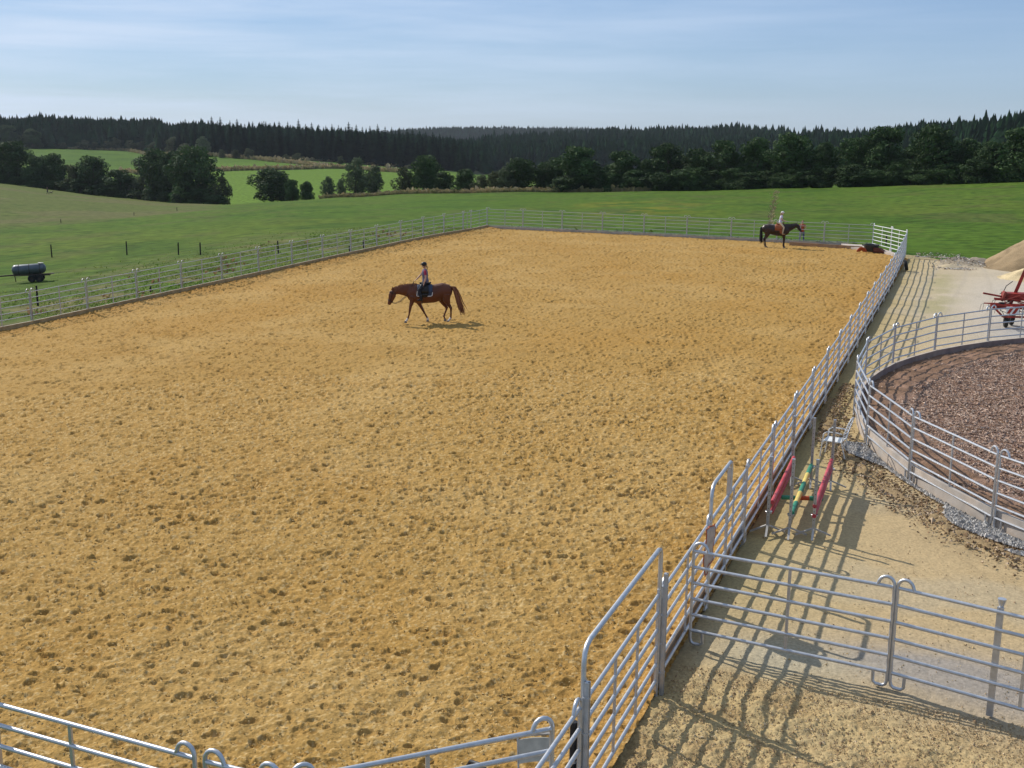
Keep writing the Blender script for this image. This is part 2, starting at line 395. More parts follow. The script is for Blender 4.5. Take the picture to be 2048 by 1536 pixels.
# yellow hawkbit patches in the far meadow
yl = np.exp(-((P-1270)/150)**2)*np.exp(-((dd-150)/25)**2)*sstep(.45, .6, fbm(X, Y, 3, 4, 31))
C = mixc(C, (.20, .17, .02), yl*.55)
# rough weedy strip outside the left fence
wd = sstep(26, 2, (-36.5-X))*(X < -35.5)*(Y < 95)
C = mixc(C, (.085, .110, .030), np.clip(wd*(.35+.9*fbm(X, Y, 4, 4, 9)), 0, 1)*.9)
C = mixc(C, (.16, .13, .06), wd*sstep(.55, .75, fbm(X, Y, 2.5, 4, 10))*.7)
# far fields
far = (dd > RN[_i, 3]*.97)
C = mixc(C, (.098, .165, .020), far*sstep(700, 560, dd)*sstep(1000, 900, P)*.9)
woodm = (dd > RN[_i, 4]-3)
C = mixc(C, (.020, .030, .015), woodm*1.)
V = np.stack([X, Y, Z], -1).reshape(-1, 3)
me = mesh_np('meadow', V, grid_faces(*X.shape), M['meadow'], cols=C.reshape(-1, 3))
tag(link('meadow_ground', me), kind='structure')

# ------------------------------------------------------------------ arena sand with hoof prints
AX0 = lambda y: -36.05+.0244*(y-41.7)
def back_y(x): return 94.0-.0622*(x+32.0)
rs = [8.0]
while rs[-1] < 104:
    r = rs[-1]; rs.append(r+max(.017, min(.0019*r, .0009*r*r/10, .13)))
rs = np.array(rs); azs = np.linspace(-.885, .10, 1180)
X, Y = polar_sheet(azs, rs); D = np.hypot(X-CX, Y)
H = (fbm(X, Y, 2.6, 3, 1)-.5)*.10+(fbm(X, Y, .55, 3, 2)-.5)*.060+(fbm(X, Y, .17, 4, 4)-.5)*.10*sstep(70, 15, D)
K = np.zeros(X.shape)
def stamp(px, py, a, b, rot, dep, rim=.35):
    r = math.hypot(px-CX, py); az = math.atan2(px-CX, py); e = max(a, b)*1.7
    i0, i1 = np.searchsorted(rs, r-e), np.searchsorted(rs, r+e)+1
    j0, j1 = np.searchsorted(azs, az-e/r), np.searchsorted(azs, az+e/r)+1
    if i1 <= i0 or j1 <= j0 or i0 >= len(rs): return
    dx = X[i0:i1, j0:j1]-px; dy = Y[i0:i1, j0:j1]-py; c, s = math.cos(rot), math.sin(rot)
    q = np.sqrt(((dx*c+dy*s)/a)**2+((-dx*s+dy*c)/b)**2)*(.52+.96*NQ[i0:i1, j0:j1])
    H[i0:i1, j0:j1] += -dep*np.clip(1-q*q, 0, 1)**.7+dep*rim*np.exp(-((q-1.25)/.22)**2)
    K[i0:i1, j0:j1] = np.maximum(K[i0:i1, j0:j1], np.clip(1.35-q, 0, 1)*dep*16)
NQ = fbm(X, Y, .10, 3, 88)
n_pr = 0
for _ in range(26000):
    r = 8+92*random.random()**.85; az = random.uniform(-.88, .09); x, y = CX+r*math.sin(az), r*math.cos(az)
    if x > -.2 or x < AX0(y) or y > back_y(x): continue
    dn = .28+.9*float(vn(np.array([x/3.1]), np.array([y/3.1]), 77)[0])
    if random.random()*70 > dn*min(r, 40): continue
    a = random.uniform(.045, .095)*(1+r*.009); stamp(x, y, a*random.uniform(1, 1.9), a, random.gauss(.35, .6), random.uniform(.018, .042)*(.75+r/80)*(1 if random.random() < .6 else .45)); n_pr += 1
    if n_pr > 17000: break
# harrow-like scuffed tracks
for (xa, ya, xb, yb) in [(-9, 29, -6.5, 36), (-8.2, 27.5, -5.2, 31.5), (-3.2, 24.8, -1.9, 27), (-9.5, 31, -7, 33.5), (-8, 52, -3, 57), (-6, 50, -2, 53), (-12, 33, -10, 37), (-3, 20, -.6, 27)]:
    for k in range(14):
        t = random.random(); x = xa+(xb-xa)*t+random.gauss(0, .22); y = ya+(yb-ya)*t+random.gauss(0, .22)
        stamp(x, y, random.uniform(.08, .2), random.uniform(.06, .1), math.atan2(yb-ya, xb-xa)+random.gauss(0, .3), random.uniform(.02, .04), .6)
def dimples(X, Y, cell, r0_, dep, seed, dens):
    out = np.zeros(X.shape); kk = np.zeros(X.shape); cx_, cy_ = np.floor(X/cell), np.floor(Y/cell)
    for i in (-1, 0, 1):
        for j in (-1, 0, 1):
            a, b = cx_+i, cy_+j; px = (a+.1+.8*hsh(a, b, seed))*cell; py = (b+.1+.8*hsh(a, b, seed+1))*cell
            h3, h4, h5 = hsh(a, b, seed+2), hsh(a, b, seed+3), hsh(a, b, seed+4)
            th = .35+(h5-.5)*2.2; c, s_ = np.cos(th), np.sin(th); dx, dy = X-px, Y-py; rr = r0_*(.6+.8*h3)
            q = np.sqrt(((dx*c+dy*s_)/(rr*(1+.7*h4)))**2+((-dx*s_+dy*c)/rr)**2)*(.6+.8*NQ)
            d = dep*(.35+.95*h4)*(h5 < dens)
            out += -d*np.clip(1-q*q, 0, 1)**.6+d*.45*np.exp(-((q-1.2)/.25)**2); kk = np.maximum(kk, np.clip(1.2-q, 0, 1)*(h5 < dens))
    return out, kk
o1, k1 = dimples(X, Y, .30, .075, .042, 601, .8); o2, k2 = dimples(X+7, Y+3, .16, .035, .020, 641, .8)
amp = .55+.75*fbm(X, Y, 2.4, 3, 661)
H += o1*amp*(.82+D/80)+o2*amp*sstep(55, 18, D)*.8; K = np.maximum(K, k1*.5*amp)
edge = np.clip(np.minimum(-X, X-AX0(Y)), 0, 9)
H += .10*np.exp(-(edge/.5)**2)
trk = np.zeros(X.shape)
for (tx, ty, tr, w_) in [(-18, 47, 13.5, .5), (-14, 40, 11, .35), (-20, 58, 19, .5), (-8, 30, 7, .3), (-3, 24, 9, .25), (-22, 70, 17, .4)]:
    dd_ = np.abs(np.hypot(X-tx, Y-ty)-tr-(fbm(X, Y, 6, 2, 700)-.5)*2.5); g = np.exp(-(dd_/w_)**2)*sstep(.42, .6, fbm(X, Y, 7, 3, int(700+tr)))
    trk = np.maximum(trk, g)
rail = np.exp(-((edge-1.5)/.8)**2)*sstep(.3, .6, fbm(X, Y, 3, 3, 715))
H += trk*((fbm(X, Y, .22, 3, 720)-.55)*.11)+rail*((fbm(X, Y, .25, 3, 721)-.55)*.09)
Z = arena_z(X, Y)+H*np.clip(.55+D/60, .6, 1.1)
C = np.ones(X.shape+(3,))*np.array([.355, .213, .062])
C = mixc(C, (.395, .250, .085), sstep(.45, .7, fbm(X, Y, 3.5, 4, 41))*.7)
C = mixc(C, (.345, .190, .045), sstep(.50, .72, fbm(X, Y, 5.5, 5, 43))*.5)
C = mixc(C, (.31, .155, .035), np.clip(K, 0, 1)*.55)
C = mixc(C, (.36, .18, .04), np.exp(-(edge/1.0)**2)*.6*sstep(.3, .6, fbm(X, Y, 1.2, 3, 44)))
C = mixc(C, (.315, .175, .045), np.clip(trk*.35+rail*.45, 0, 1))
C = mixc(C, (.58, .43, .21), sstep(.70, .82, vn(X/.045, Y/.045, 45))*.5*(D < 40))
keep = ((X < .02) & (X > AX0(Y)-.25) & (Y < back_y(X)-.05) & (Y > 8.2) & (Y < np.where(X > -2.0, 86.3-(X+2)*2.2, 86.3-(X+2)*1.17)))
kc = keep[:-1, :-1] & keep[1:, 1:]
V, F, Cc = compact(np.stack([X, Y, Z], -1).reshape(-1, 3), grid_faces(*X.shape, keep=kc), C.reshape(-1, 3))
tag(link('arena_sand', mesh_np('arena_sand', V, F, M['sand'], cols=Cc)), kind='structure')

# ------------------------------------------------------------------ yard ground to the right of the arena
PC, PR = np.array([18.852, 36.707]), 17.98
rs2 = [9.0]
while rs2[-1] < 100:
    r = rs2[-1]; rs2.append(r+max(.02, min(.0025*r, .0012*r*r/10, .2)))
rs2 = np.array(rs2); az2 = np.linspace(-.36, .30, 800)
X, Y = polar_sheet(az2, rs2); D = np.hypot(X-CX, Y)
pd = np.hypot(X-PC[0], Y-PC[1])
def blob(cx, cy, sx, sy, rot=0):
    c, s = math.cos(rot), math.sin(rot); dx, dy = X-cx, Y-cy
    return np.exp(-(((dx*c+dy*s)/sx)**2+((-dx*s+dy*c)/sy)**2))
rough = np.clip(blob(1.6, 15.6, 2.4, 1.35)+blob(4, 14.6, 2.6, 1.1)+blob(.8, 13.5, 1.5, 1.6), 0, 1)
H = (fbm(X, Y, 1.7, 3, 51)-.5)*.05+(fbm(X, Y, .22, 3, 52)-.5)*.022+(fbm(X, Y, .06, 2, 59)-.5)*.016*sstep(30, 12, D)*sstep(50, 15, D)
H += rough*((fbm(X, Y, .7, 3, 53)-.42)*.15+(fbm(X, Y, .16, 4, 54)-.5)*.06+(fbm(X, Y, .06, 2, 58)-.5)*.05)
muck = np.clip(np.exp(-((pd-PR-.75)/.28)**2)*sstep(16, 22, Y)*(X < 7)*(Y < 37)+.8*blob(4.15, 24.9, .5, .5), 0, 1)
mk = sstep(.42, .75, muck*(.4+fbm(X, Y, .5, 4, 55)))
H += mk*(.01+fbm(X, Y, .13, 4, 56)*.08)
H += .5*(blob(3.2, 79.5, 1.3, 1.0)+.6*blob(2.6, 77.2, .7, .5)+.7*blob(4.6, 80.3, 1.2, .6))*(.3+fbm(X, Y, .7, 4, 57))
Z = arena_z(X, Y)+H-.03
C = np.ones(X.shape+(3,))*np.array([.440, .325, .175])
C = mixc(C, (.46, .375, .25), sstep(38, 62, Y))
C = mixc(C, (.41, .33, .21), sstep(.5, .7, fbm(X, Y, 2.4, 4, 61))*.7)
C = mixc(C, (.46, .35, .18), sstep(3.2, .4, X)*sstep(.25, .55, fbm(X, Y, 3, 4, 62))*.75*sstep(17, 20, Y))
C = mixc(C, (.19, .17, .055), sstep(1.1, .1, X)*.42*sstep(18, 22, Y)*(.55+.6*fbm(X, Y, 1.5, 3, 63)))  # fence's shade painted into the ground as an olive strip
C = mixc(C, (.38, .29, .14), sstep(3.0, .8, X)*.25)
C = mixc(C, (.27, .25, .235), np.clip(blob(5.2, 17.7, 3.0, 1.2, -.1)+.7*blob(3.6, 18.2, 1.2, .5), 0, 1)*.8)
C = mixc(C, (.40, .365, .27), np.clip(blob(1.5, 17.6, 1.2, .8), 0, 1)*.8)
C = mixc(C, (.44, .325, .155), rough*.8); C = mixc(C, (.33, .22, .10), rough*sstep(.5, .7, fbm(X, Y, .5, 4, 66))*.6)
C = mixc(C, (.48, .44, .40), blob(6, 62, 3, 14)*.6)
for rx0 in (1.9, 3.3, 4.6):
    C = mixc(C, (.40, .34, .26), np.exp(-((X-rx0-.35*np.sin(Y/7+rx0))/.14)**2)*(.3+.5*fbm(X, Y, 1.6, 3, 68))*sstep(52, 58, Y))
C = mixc(C, (.34, .33, .32), blob(6.2, 53.5, 1.6, 3)*.75)
C = mixc(C, (.30, .27, .13), np.clip(blob(2.5, 62, .9, 8)+blob(2.3, 72, .6, 3), 0, 1)*sstep(.3, .7, fbm(X, Y, 2, 4, 64))*.8)
C = mixc(C, (.24, .16, .08), mk*.75)
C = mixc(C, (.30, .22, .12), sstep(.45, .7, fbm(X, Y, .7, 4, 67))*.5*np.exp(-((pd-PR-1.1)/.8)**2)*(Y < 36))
C = mixc(C, (.24, .20, .16), np.clip(blob(3.2, 79.5, 1.5, 1.0)+blob(4.6, 80.3, 1.5, .7), 0, 1)*.7)
edgeY = np.where(X < 3.4, 87.6-(X+.9)*1.45, 81.6-(X-3.4)*.6)+.35*np.sin(X*2.3)
keep = (X > np.where(Y > 83.2, -.24-(Y-83.2)*.33, -.045-.30*np.clip((Y-60)/23, 0, 2)**2)) & (pd > PR-.1) & (Y < edgeY) & (X < 11)
kc = keep[:-1, :-1] & keep[1:, 1:]
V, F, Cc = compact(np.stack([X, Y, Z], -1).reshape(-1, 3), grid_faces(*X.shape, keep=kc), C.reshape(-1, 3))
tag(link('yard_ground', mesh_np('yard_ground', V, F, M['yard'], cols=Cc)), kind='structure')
# pale concrete apron outside the far corner of the arena
mb = MB(); N = 14
pts = [(-4.9, 89.6), (-2.0, 86.2), (-.45, 82.6), (-1.2, 85.6), (-2.3, 89.0), (-3.15, 91.5), (-5.4, 91.9)]
mb.add([(x, y, float(arena_z(x, y))+.17) for x, y in pts]+[(x, y, float(arena_z(x, y))-.3) for x, y in pts],
       [tuple(range(7))]+[(i, i+7, (i+1) % 7+7, (i+1) % 7) for i in range(7)])
tag(mb.build('concrete_apron', M['concrete']), kind='structure')

# wood chip footing inside the round pen
keep_r = np.array([r for r in rs2 if 18 < r < 62]); az3 = np.linspace(-.12, .30, 620)
X, Y = polar_sheet(az3, keep_r); pd = np.hypot(X-PC[0], Y-PC[1]); D = np.hypot(X-CX, Y)
Z = .16+(fbm(X, Y, 1.3, 3, 71)-.5)*.08+(fbm(X, Y, .28, 4, 72)-.5)*.07+(vn(X/.07, Y/.07, 73)-.5)*.05*sstep(60, 20, D)
Z += .16*np.exp(-((PR-.9-pd)/.8)**2)*fbm(X, Y, .8, 3, 74)
C = np.ones(X.shape+(3,))*np.array([.215, .128, .080])
C = mixc(C, (.31, .19, .13), sstep(.4, .7, fbm(X, Y, .5, 5, 75)))
C = mixc(C, (.14, .085, .055), sstep(.55, .75, fbm(X, Y, 2.2, 4, 76))*.6)
C = mixc(C, (.15, .088, .05), np.exp(-((PR-.4-pd)/.7)**2)*.5)  # shade under the pen wall, painted as a darker ring in the chips
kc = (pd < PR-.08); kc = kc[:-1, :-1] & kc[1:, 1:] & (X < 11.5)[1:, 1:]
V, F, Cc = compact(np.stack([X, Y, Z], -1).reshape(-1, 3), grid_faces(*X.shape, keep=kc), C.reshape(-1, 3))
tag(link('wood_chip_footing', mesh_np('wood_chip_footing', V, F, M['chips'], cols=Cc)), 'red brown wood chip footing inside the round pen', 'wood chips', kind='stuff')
def scatter(name, pts, zf, size, material, label, cat, flat=.35, cols=None, sd=3, kind='stuff', aspect=1.):
    """many small irregular lumps as one mesh"""
    r2 = np.random.default_rng(sd); n = len(pts); pts = np.asarray(pts)
    base = np.array([[1, 0, 0], [-.5, .87, 0], [-.5, -.87, 0], [0, 0, 1], [0, 0, -.6]]); fc = np.array([[0, 1, 3], [1, 2, 3], [2, 0, 3], [1, 0, 4], [2, 1, 4], [0, 2, 4]])
    s = size*np.exp(r2.normal(0, .35, n)); a = r2.uniform(0, 6.28, n); V = base[None]*(1+r2.normal(0, .22, (n, 5, 3)))
    V = V*np.array([aspect, 1/aspect**.5, flat])[None, None]; tl = r2.normal(0, .35, n)
    V[..., 2] += V[..., 0]*tl[:, None]*.5
    x = V[..., 0]*np.cos(a)[:, None]-V[..., 1]*np.sin(a)[:, None]; y = V[..., 0]*np.sin(a)[:, None]+V[..., 1]*np.cos(a)[:, None]
    V = np.stack([x, y, V[..., 2]], -1)*s[:, None, None]; zz = zf(pts[:, 0], pts[:, 1])
    V += np.stack([pts[:, 0], pts[:, 1], zz], -1)[:, None]; F = fc[None]+np.arange(n)[:, None, None]*5
    cc = None
    if cols is not None:
        k = r2.integers(0, len(cols), n); cc = np.repeat(np.array(cols)[k], 5, 0)*np.repeat(r2.uniform(.75, 1.25, n), 5)[:, None]
    o = link(name, mesh_np(name, V.reshape(-1, 3), F.reshape(-1, 3), material, smooth=False, cols=cc))
    return tag(o, label, cat, kind=kind)
M['chipflake'] = mat('chip_flakes', (1, 1, 1), .85, 0, .1, 5, vcol=True)
pts = []
while len(pts) < 75000:
    r = 20+38*random.random(); az = random.uniform(-.12, .28); x, y = CX+r*math.sin(az), r*math.cos(az)
    if math.hypot(x-PC[0], y-PC[1]) < PR-.15 and x < 11: pts.append((x, y))
scatter('loose_wood_chips', pts, lambda x, y: .19+(fbm(x, y, 1.3, 3, 71)-.5)*.10+(fbm(x, y, .28, 4, 72)-.5)*.09, .032, M['chipflake'],
        'pale and dark loose wood chips strewn over the round pen', 'wood chips', .5, [(.36, .24, .17), (.27, .17, .12), (.20, .12, .085), (.44, .32, .24)], aspect=1.5)
# sand clods, gravel, muck crumbs
pts = []
while len(pts) < 26000:
    r = 9+26*random.random(); az = random.uniform(-.86, .08); x, y = CX+r*math.sin(az), r*math.cos(az)
    if x < -.1 and y > 8.5 and x > AX0(y): pts.append((x, y))
sandh = lambda x, y: arena_z(x, y)+((fbm(x, y, 2.6, 3, 1)-.5)*.10+(fbm(x, y, .55, 3, 2)-.5)*.060)*np.clip(.55+np.hypot(x-CX, y)/60, .6, 1.1)+.004
M['clodv'] = mat('sand_clod', (1, 1, 1), .95, 0, .1, 5, vcol=True, spec=.1)
scatter('sand_clods', pts, sandh, .016, M['clodv'], 'small pale clods of sand lying loose on the riding arena', 'clods', .6, [(.48, .32, .12), (.54, .40, .19), (.36, .21, .06)])
pts = []
for _ in range(400000):
    a = random.uniform(math.radians(178), math.radians(236)); rr = PR+random.uniform(.05, .75)
    x, y = PC[0]+rr*math.cos(a), PC[1]+rr*math.sin(a)
    if x > 8: continue
    w = float(vn(np.array([a*9]), np.array([.5]), 91)[0])
    if y > 31.5: continue
    if rr-PR < .15+.55*max(0, math.sin((y-24.3)*1.15+.4))*1.0+(.5 if y < 24.2 else 0): pts.append((x, y))
    if len(pts) > 9000: break
scatter('grey_gravel', pts, lambda x, y: np.full(len(x), .055), .030, M['chipflake'], 'heap of grey blue gravel against the foot of the round pen wall', 'gravel', .8, [(.34, .315, .29), (.25, .235, .215), (.44, .42, .39)])
pts = []
while len(pts) < 4500:
    a = random.uniform(math.radians(172), math.radians(238)); rr = PR+abs(random.gauss(.75, .35)); x, y = PC[0]+rr*math.cos(a), PC[1]+rr*math.sin(a)
    if rr > PR+.1 and x > .2 and x < 8: pts.append((x, y))
scatter('spilled_muck', pts, lambda x, y: np.full(len(x), .02), .030, M['chipflake'], 'spilled brown muck and chips along the outside of the round pen', 'muck', .7, [(.19, .12, .055), (.27, .17, .09), (.13, .08, .04), (.40, .30, .20)], sd=9)
pts = []
while len(pts) < 24000:
    x = random.uniform(.1, 7.5); y = random.uniform(12, 16.8) if random.random() < .93 else random.uniform(16, 24)
    pts.append((x, y))
def yz(x, y):
    def bl(cx, cy, sx, sy): return np.exp(-(((x-cx)/sx)**2+((y-cy)/sy)**2))
    rg = np.clip(bl(1.6, 15.6, 2.4, 1.35)+bl(4, 14.6, 2.6, 1.1)+bl(.8, 13.5, 1.5, 1.6), 0, 1)
    return -.02+(fbm(x, y, 1.7, 3, 51)-.5)*.05+rg*(fbm(x, y, .7, 3, 53)-.42)*.15
scatter('yard_crumbs', pts, yz, .012, M['chipflake'], 'crumbs of earth and stone scattered over the rutted yard', 'crumbs', .7, [(.44, .32, .16), (.36, .24, .12), (.50, .39, .24), (.42, .30, .15), (.28, .18, .10)], sd=19)

# ------------------------------------------------------------------ fence panels
ORD = ['', 'first', 'second', 'third', 'fourth', 'fifth', 'sixth', 'seventh', 'eighth', 'ninth', 'tenth', 'eleventh', 'twelfth', 'thirteenth', 'fourteenth', 'fifteenth', 'sixteenth', 'seventeenth', 'eighteenth', 'nineteenth', 'twentieth', 'twenty-first']
RAILZ = [.25, .52, .79, 1.06, 1.33, 1.60]
PCACHE = {}
def upright_path(side, L, loop=True):
    s = 1 if side == 0 else -1; x0 = .024 if side == 0 else L-.024; P = []
    if loop:
        for k in range(9):
            a = math.pi*k/8; P.append((x0+s*(.115+.115*math.cos(a)), 0, 1.625+.125*math.sin(a)))
        P[0] = (x0+s*.245, 0, 1.60)
    else: P.append((x0, 0, 1.62))
    P += [(x0, 0, 1.4), (x0, 0, .12), (x0+s*.02, 0, .05), (x0+s*.06, 0, .025), (x0+s*.16, 0, .025), (x0+s*.205, 0, .06), (x0+s*.21, 0, .25)]
    return P
def panel_meshes(L, matk, thick=1.0, loop=True, nseg=8):
    key = (round(L, 2), matk, loop, thick, nseg)
    if key in PCACHE: return PCACHE[key]
    R = []; m = M[matk]
    for z in RAILZ: R.append(('rail', MB().tube([(.04, 0, z), (L-.04, 0, z)], (.0255*thick), nseg).mesh('rail', m, True)))
    for sd in (0, 1): R.append(('upright', MB().tube(upright_path(sd, L, loop), .024*thick, nseg).mesh('upright', m, True)))
    R.append(('mid_strut', MB().box((L/2, .0, .925), (.045, .028, 1.34)).mesh('mid_strut', m)))
    PCACHE[key] = R; return R
def panel(a, b, za, zb, label, group, matk='galv', name='fence_panel', thick=1.0, loop=True, post=None, nseg=8):
    a = Vector((a[0], a[1], za)); b = Vector((b[0], b[1], zb)); d = b-a; L = d.length
    t = thing(name, label, 'fence panel', a, 0, group)
    t.rotation_euler = (0, -math.asin((zb-za)/L), math.atan2(d.y, d.x))
    for nm, me in panel_meshes(L, matk, thick, loop, nseg): link(nm, me, t)
    if post == 'flat':   # galvanised support post bolted beside the joint
        key = 'post'
        if key not in PCACHE: PCACHE[key] = MB().box((-.03, .045, .72), (.07, .03, 1.62)).mesh('support_post', M['galv'])
        link('support_post', PCACHE[key], t)
    return t
az_ = lambda x, y: float(arena_z(x, y))
# left side, k = 0 is the post at the photo's left edge
lx = lambda y: -36.28+.0244*(y-41.72)
ys = [41.72+3.6*k for k in range(-2, 14)]+[90.0]
npan = 0
for i in range(len(ys)-1):
    y0_, y1_ = ys[i], ys[i+1]; npan += 1
    a = (lx(y0_), y0_+.02); b = (lx(y1_), y1_-.02)
    sfx = 'short ' if y1_-y0_ < 2 else ''
    panel(a, b, az_(*a), az_(*b), f'{sfx}pale galvanised panel, {ORD[npan]} from the near end of the fence along the meadow', 'panels of the fence along the meadow', 'galv_old', thick=.78, post='flat', nseg=6)
npan += 1; CN = (-35.35, 94.1); a = (lx(90.02), 90.02)
panel(a, CN, az_(*a), -.3, 'pale galvanised fence panel closing the far left corner of the riding arena', 'panels of the fence along the meadow', 'galv_old', thick=.78, nseg=6)
# back
bk = [CN]+[(-32+3.607*k, 94.0-.2243*k) for k in range(0, 9)]
for i in range(len(bk)-1):
    panel(bk[i], bk[i+1], -.3, -.3, f'galvanised panel of the back fence, {ORD[i+1]} from the far left corner', 'panels of the back fence', 'galv_old', thick=.82, post='flat', nseg=6)
C1 = (-1.5, 86.9); C2 = (-.28, 83.2)
panel(bk[-1], C1, -.3, -.1, 'bright sunlit fence panel set at a slant behind the black tub', 'slanting corner panels', 'whitemetal_and_glint', thick=1.1, nseg=6)  # sun glint on the galvanised tube painted in as white metal
panel(C1, C2, -.1, 0, 'bright sunlit fence panel meeting the end of the right fence', 'slanting corner panels', 'whitemetal_and_glint', thick=1.1, nseg=6)  # same painted glint as the panel before
# right side along x = 0
rx = lambda y: -.30*max(0, (y-60)/23)**2
yr = [15.73]+[19.13+3.4*k for k in range(0, 19)]+[83.2]
for i in range(len(yr)-1):
    ya, yb = yr[i], yr[i+1]; a = (rx(ya), ya+.02); b = (rx(yb), yb-.02)
    if i == 1: continue
    panel(a, b, az_(*a)+.0, az_(*b)+.0, f'galvanised panel, {ORD[i+1]} beyond the tall near gate, right of the sand', 'panels of the fence right of the sand', 'galv', thick=1.0, post='flat', nseg=8)
def arch_gate(name, label, ya, yb, top, matk='galv', leaf=True, archspan=None, group=None):
    t = thing(name, label, 'gate', (0, ya, 0), math.pi/2); L = yb-ya; m = M[matk]; s0, s1 = archspan or (0, L)
    P = [(s0, 0, 0), (s0, 0, top-.22), (s0+.03, 0, top-.10), (s0+.10, 0, top-.03), (s0+.22, 0, top), (s1-.12, 0, top), (s1-.04, 0, top-.03), (s1, 0, top-.1), (s1, 0, top-.2), (s1, 0, 0 if archspan is None else 1.62)]
    MB().tube(P, .033, 10).build('arch', m, t, True)
    for z in RAILZ: MB().tube([(.06, 0, z), (L-.06, 0, z)], .027, 10).build('rail', m, t, True)
    for xx in (.04, L-.04): MB().box((xx, 0, .86), (.05, .04, 1.66)).build('upright', m, t)
    for xx in ((L*.38, L*.68) if leaf else (L*.62,)): MB().box((xx, 0, .925), (.045, .03, 1.34)).build('mid_strut', m, t)
    if archspan: MB().box((s1-.22, 0, 1.1), (.06, .05, 2.1)).build('gate_post', m, t)
    return t
arch_gate('arch_gate', 'galvanised six rail gate under a raised arch between the sand and the red planks', 19.13, 22.53, 2.22, archspan=(-.02, 1.72), leaf=False)
g = arch_gate('arch_gate', 'large near galvanised gate under a tall tube arch, beside the black pipe', 12.03, 15.60, 2.32)
# latch and fittings of the near gate
MB().tube([(.20, .05, 1.28), (.24, .08, 1.72), (.30, .08, 1.80), (.36, .08, 1.74), (.36, .06, .95)], .012, 6).build('latch_rod', M['galv'], g, True)
mb = MB(); mb.box((.12, .05, 1.34), (.16, .05, .12)); mb.box((.12, .05, .66), (.14, .05, .1)); mb.ell((.02, .06, 1.2), (.04, .04, .05)); mb.ell((.02, .06, .6), (.04, .04, .05))
mb.build('latch_box', M['iron'], g)
# near support posts
for (x, y, lab) in [(.06, 15.68, 'thick galvanised channel post at the far side of the tall near gate'), (.05, 12.0, 'thick galvanised channel post at the near side of the tall near gate')]:
    t = thing('gate_post', lab, 'post', (x, y, 0))
    MB().box((0, 0, .95), (.034, .07, 1.90)).box((.028, .026, .95), (.022, .018, 1.9)).box((.028, -.026, .95), (.022, .018, 1.9)).build('channel', M['galv'], t)
    mb = MB()
    for z in (.35, .8, 1.25, 1.7): MB().box((0, 0, z), (.085, .085, .022)).build('clamp', M['galv'], t)
t = thing('black_pipe', 'black plastic pipe sleeve standing against the near gate post', 'pipe', (-.09, 11.98, 0))
MB().tube([(0, 0, 0), (0, 0, 1.38)], .045, 12).build('pipe', M['black'], t, True)
MB().lathe([(.048, .0), (.052, .0), (.052, .03), (.048, .03)], 12, c=(0, 0, .86)).build('strap', M['galv'], t, True)
panel((0, 8.4), (0, 11.95), 0, 0, 'nearest galvanised fence panel, running out of the picture beside the folding chair', 'panels of the near fence', 'galv', thick=1.08, nseg=12)
# cross fence to the right
panel((.04, 17.55), (3.17, 17.2), 0, 0, 'galvanised fence panel standing across the yard from the arena fence', 'panels standing across the yard', 'galv', thick=1.08, nseg=12)
X2 = (3.17, 17.2); X3 = (6.75, 16.25)
t = panel(X2, X3, 0, 0, 'galvanised fence panel across the yard running out at the right edge', 'panels standing across the yard', 'galv', thick=1.08, nseg=12)
MB().box((1.46, .03, .83), (.09, .04, 1.66)).lathe([(.0, 1.78), (.06, 1.78), (.055, 1.75), (.03, 1.66), (.03, 0)], 12, c=(1.46, .06, 0)).build('drop_bolt', M['galv'], t)
# near fence below left
panel((-6.95, 9.50), (-3.40, 9.30), -.03, 0, 'galvanised fence panel at the lower left corner of the picture', 'panels of the near fence', 'galv', thick=1.08, nseg=12)
panel((-9.9, 9.7), (-6.99, 9.51), -.05, -.03, 'galvanised fence panel just off the lower left corner', 'panels of the near fence', 'galv', thick=1.08, nseg=12)
t = thing('gate_post', 'galvanised post at the left edge of the near fence', 'post', (-6.47, 9.56, 0))
MB().box((0, 0, .9), (.10, .05, 1.8)).build('channel', M['galv'], t)
panel((-3.32, 9.29), (-2.36, 9.29), 0, 0, 'short galvanised infill panel in the near fence beside the open gate leaf', 'panels of the near fence', 'galv', thick=1.08, nseg=12)
panel((-2.28, 9.31), (-.12, 11.36), 0, 0, 'galvanised gate leaf standing open in front of the grey folding chair', 'gate leaves', 'galv', name='gate_leaf', thick=1.15, nseg=12)

# kick boards round the arena
def board(name, pts, h0, h1, th, m, label, sidex=0):
    mb = MB()
    for i in range(len(pts)-1):
        (x0, y0), (x1, y1) = pts[i], pts[i+1]; d = Vector((x1-x0, y1-y0, 0)).normalized(); nrm = Vector((-d.y, d.x, 0))*th/2
        g = d*.004
        zs = (az_(x0, y0), az_(x1, y1)); V = []
        for (x, y, z, gg) in ((x0, y0, zs[0], g), (x1, y1, zs[1], -g)):
            for sg in (-1, 1):
                for hh in (h0, h1): V.append((x+gg.x+sg*nrm.x, y+gg.y+sg*nrm.y, z+hh))
        mb.add(V, [(0, 1, 5, 4), (2, 6, 7, 3), (1, 3, 7, 5), (0, 4, 6, 2), (0, 2, 3, 1), (4, 5, 7, 6)])
    return tag(mb.build(name, m), label, 'kick board')
board('kick_board', [(lx(y)+.16, y) for y in ys]+[(-35.15, 93.9)], -.3, .28, .06, M['board_l'], 'long soil stained kick board between the sand and the meadow fence')
board('kick_board', [(x, y-.18) for x, y in bk[:-1]]+[(-4.9, 92.1)], -.3, .20, .12, M['concrete'], 'long pale kick board along the foot of the back fence')
board('kick_board', [(rx(y)-.085, y) for y in yr], -.25, .33, .05, M['ply'], 'long brown kick board along the foot of the fence right of the sand')
# low brown board lying in front of the back fence by the tub
board('plank', [(-9.0, 90.2), (-3.6, 88.9)], -.1, .26, .10, M['ply'], 'brown board edging the sand between the dark horse and the black tub')

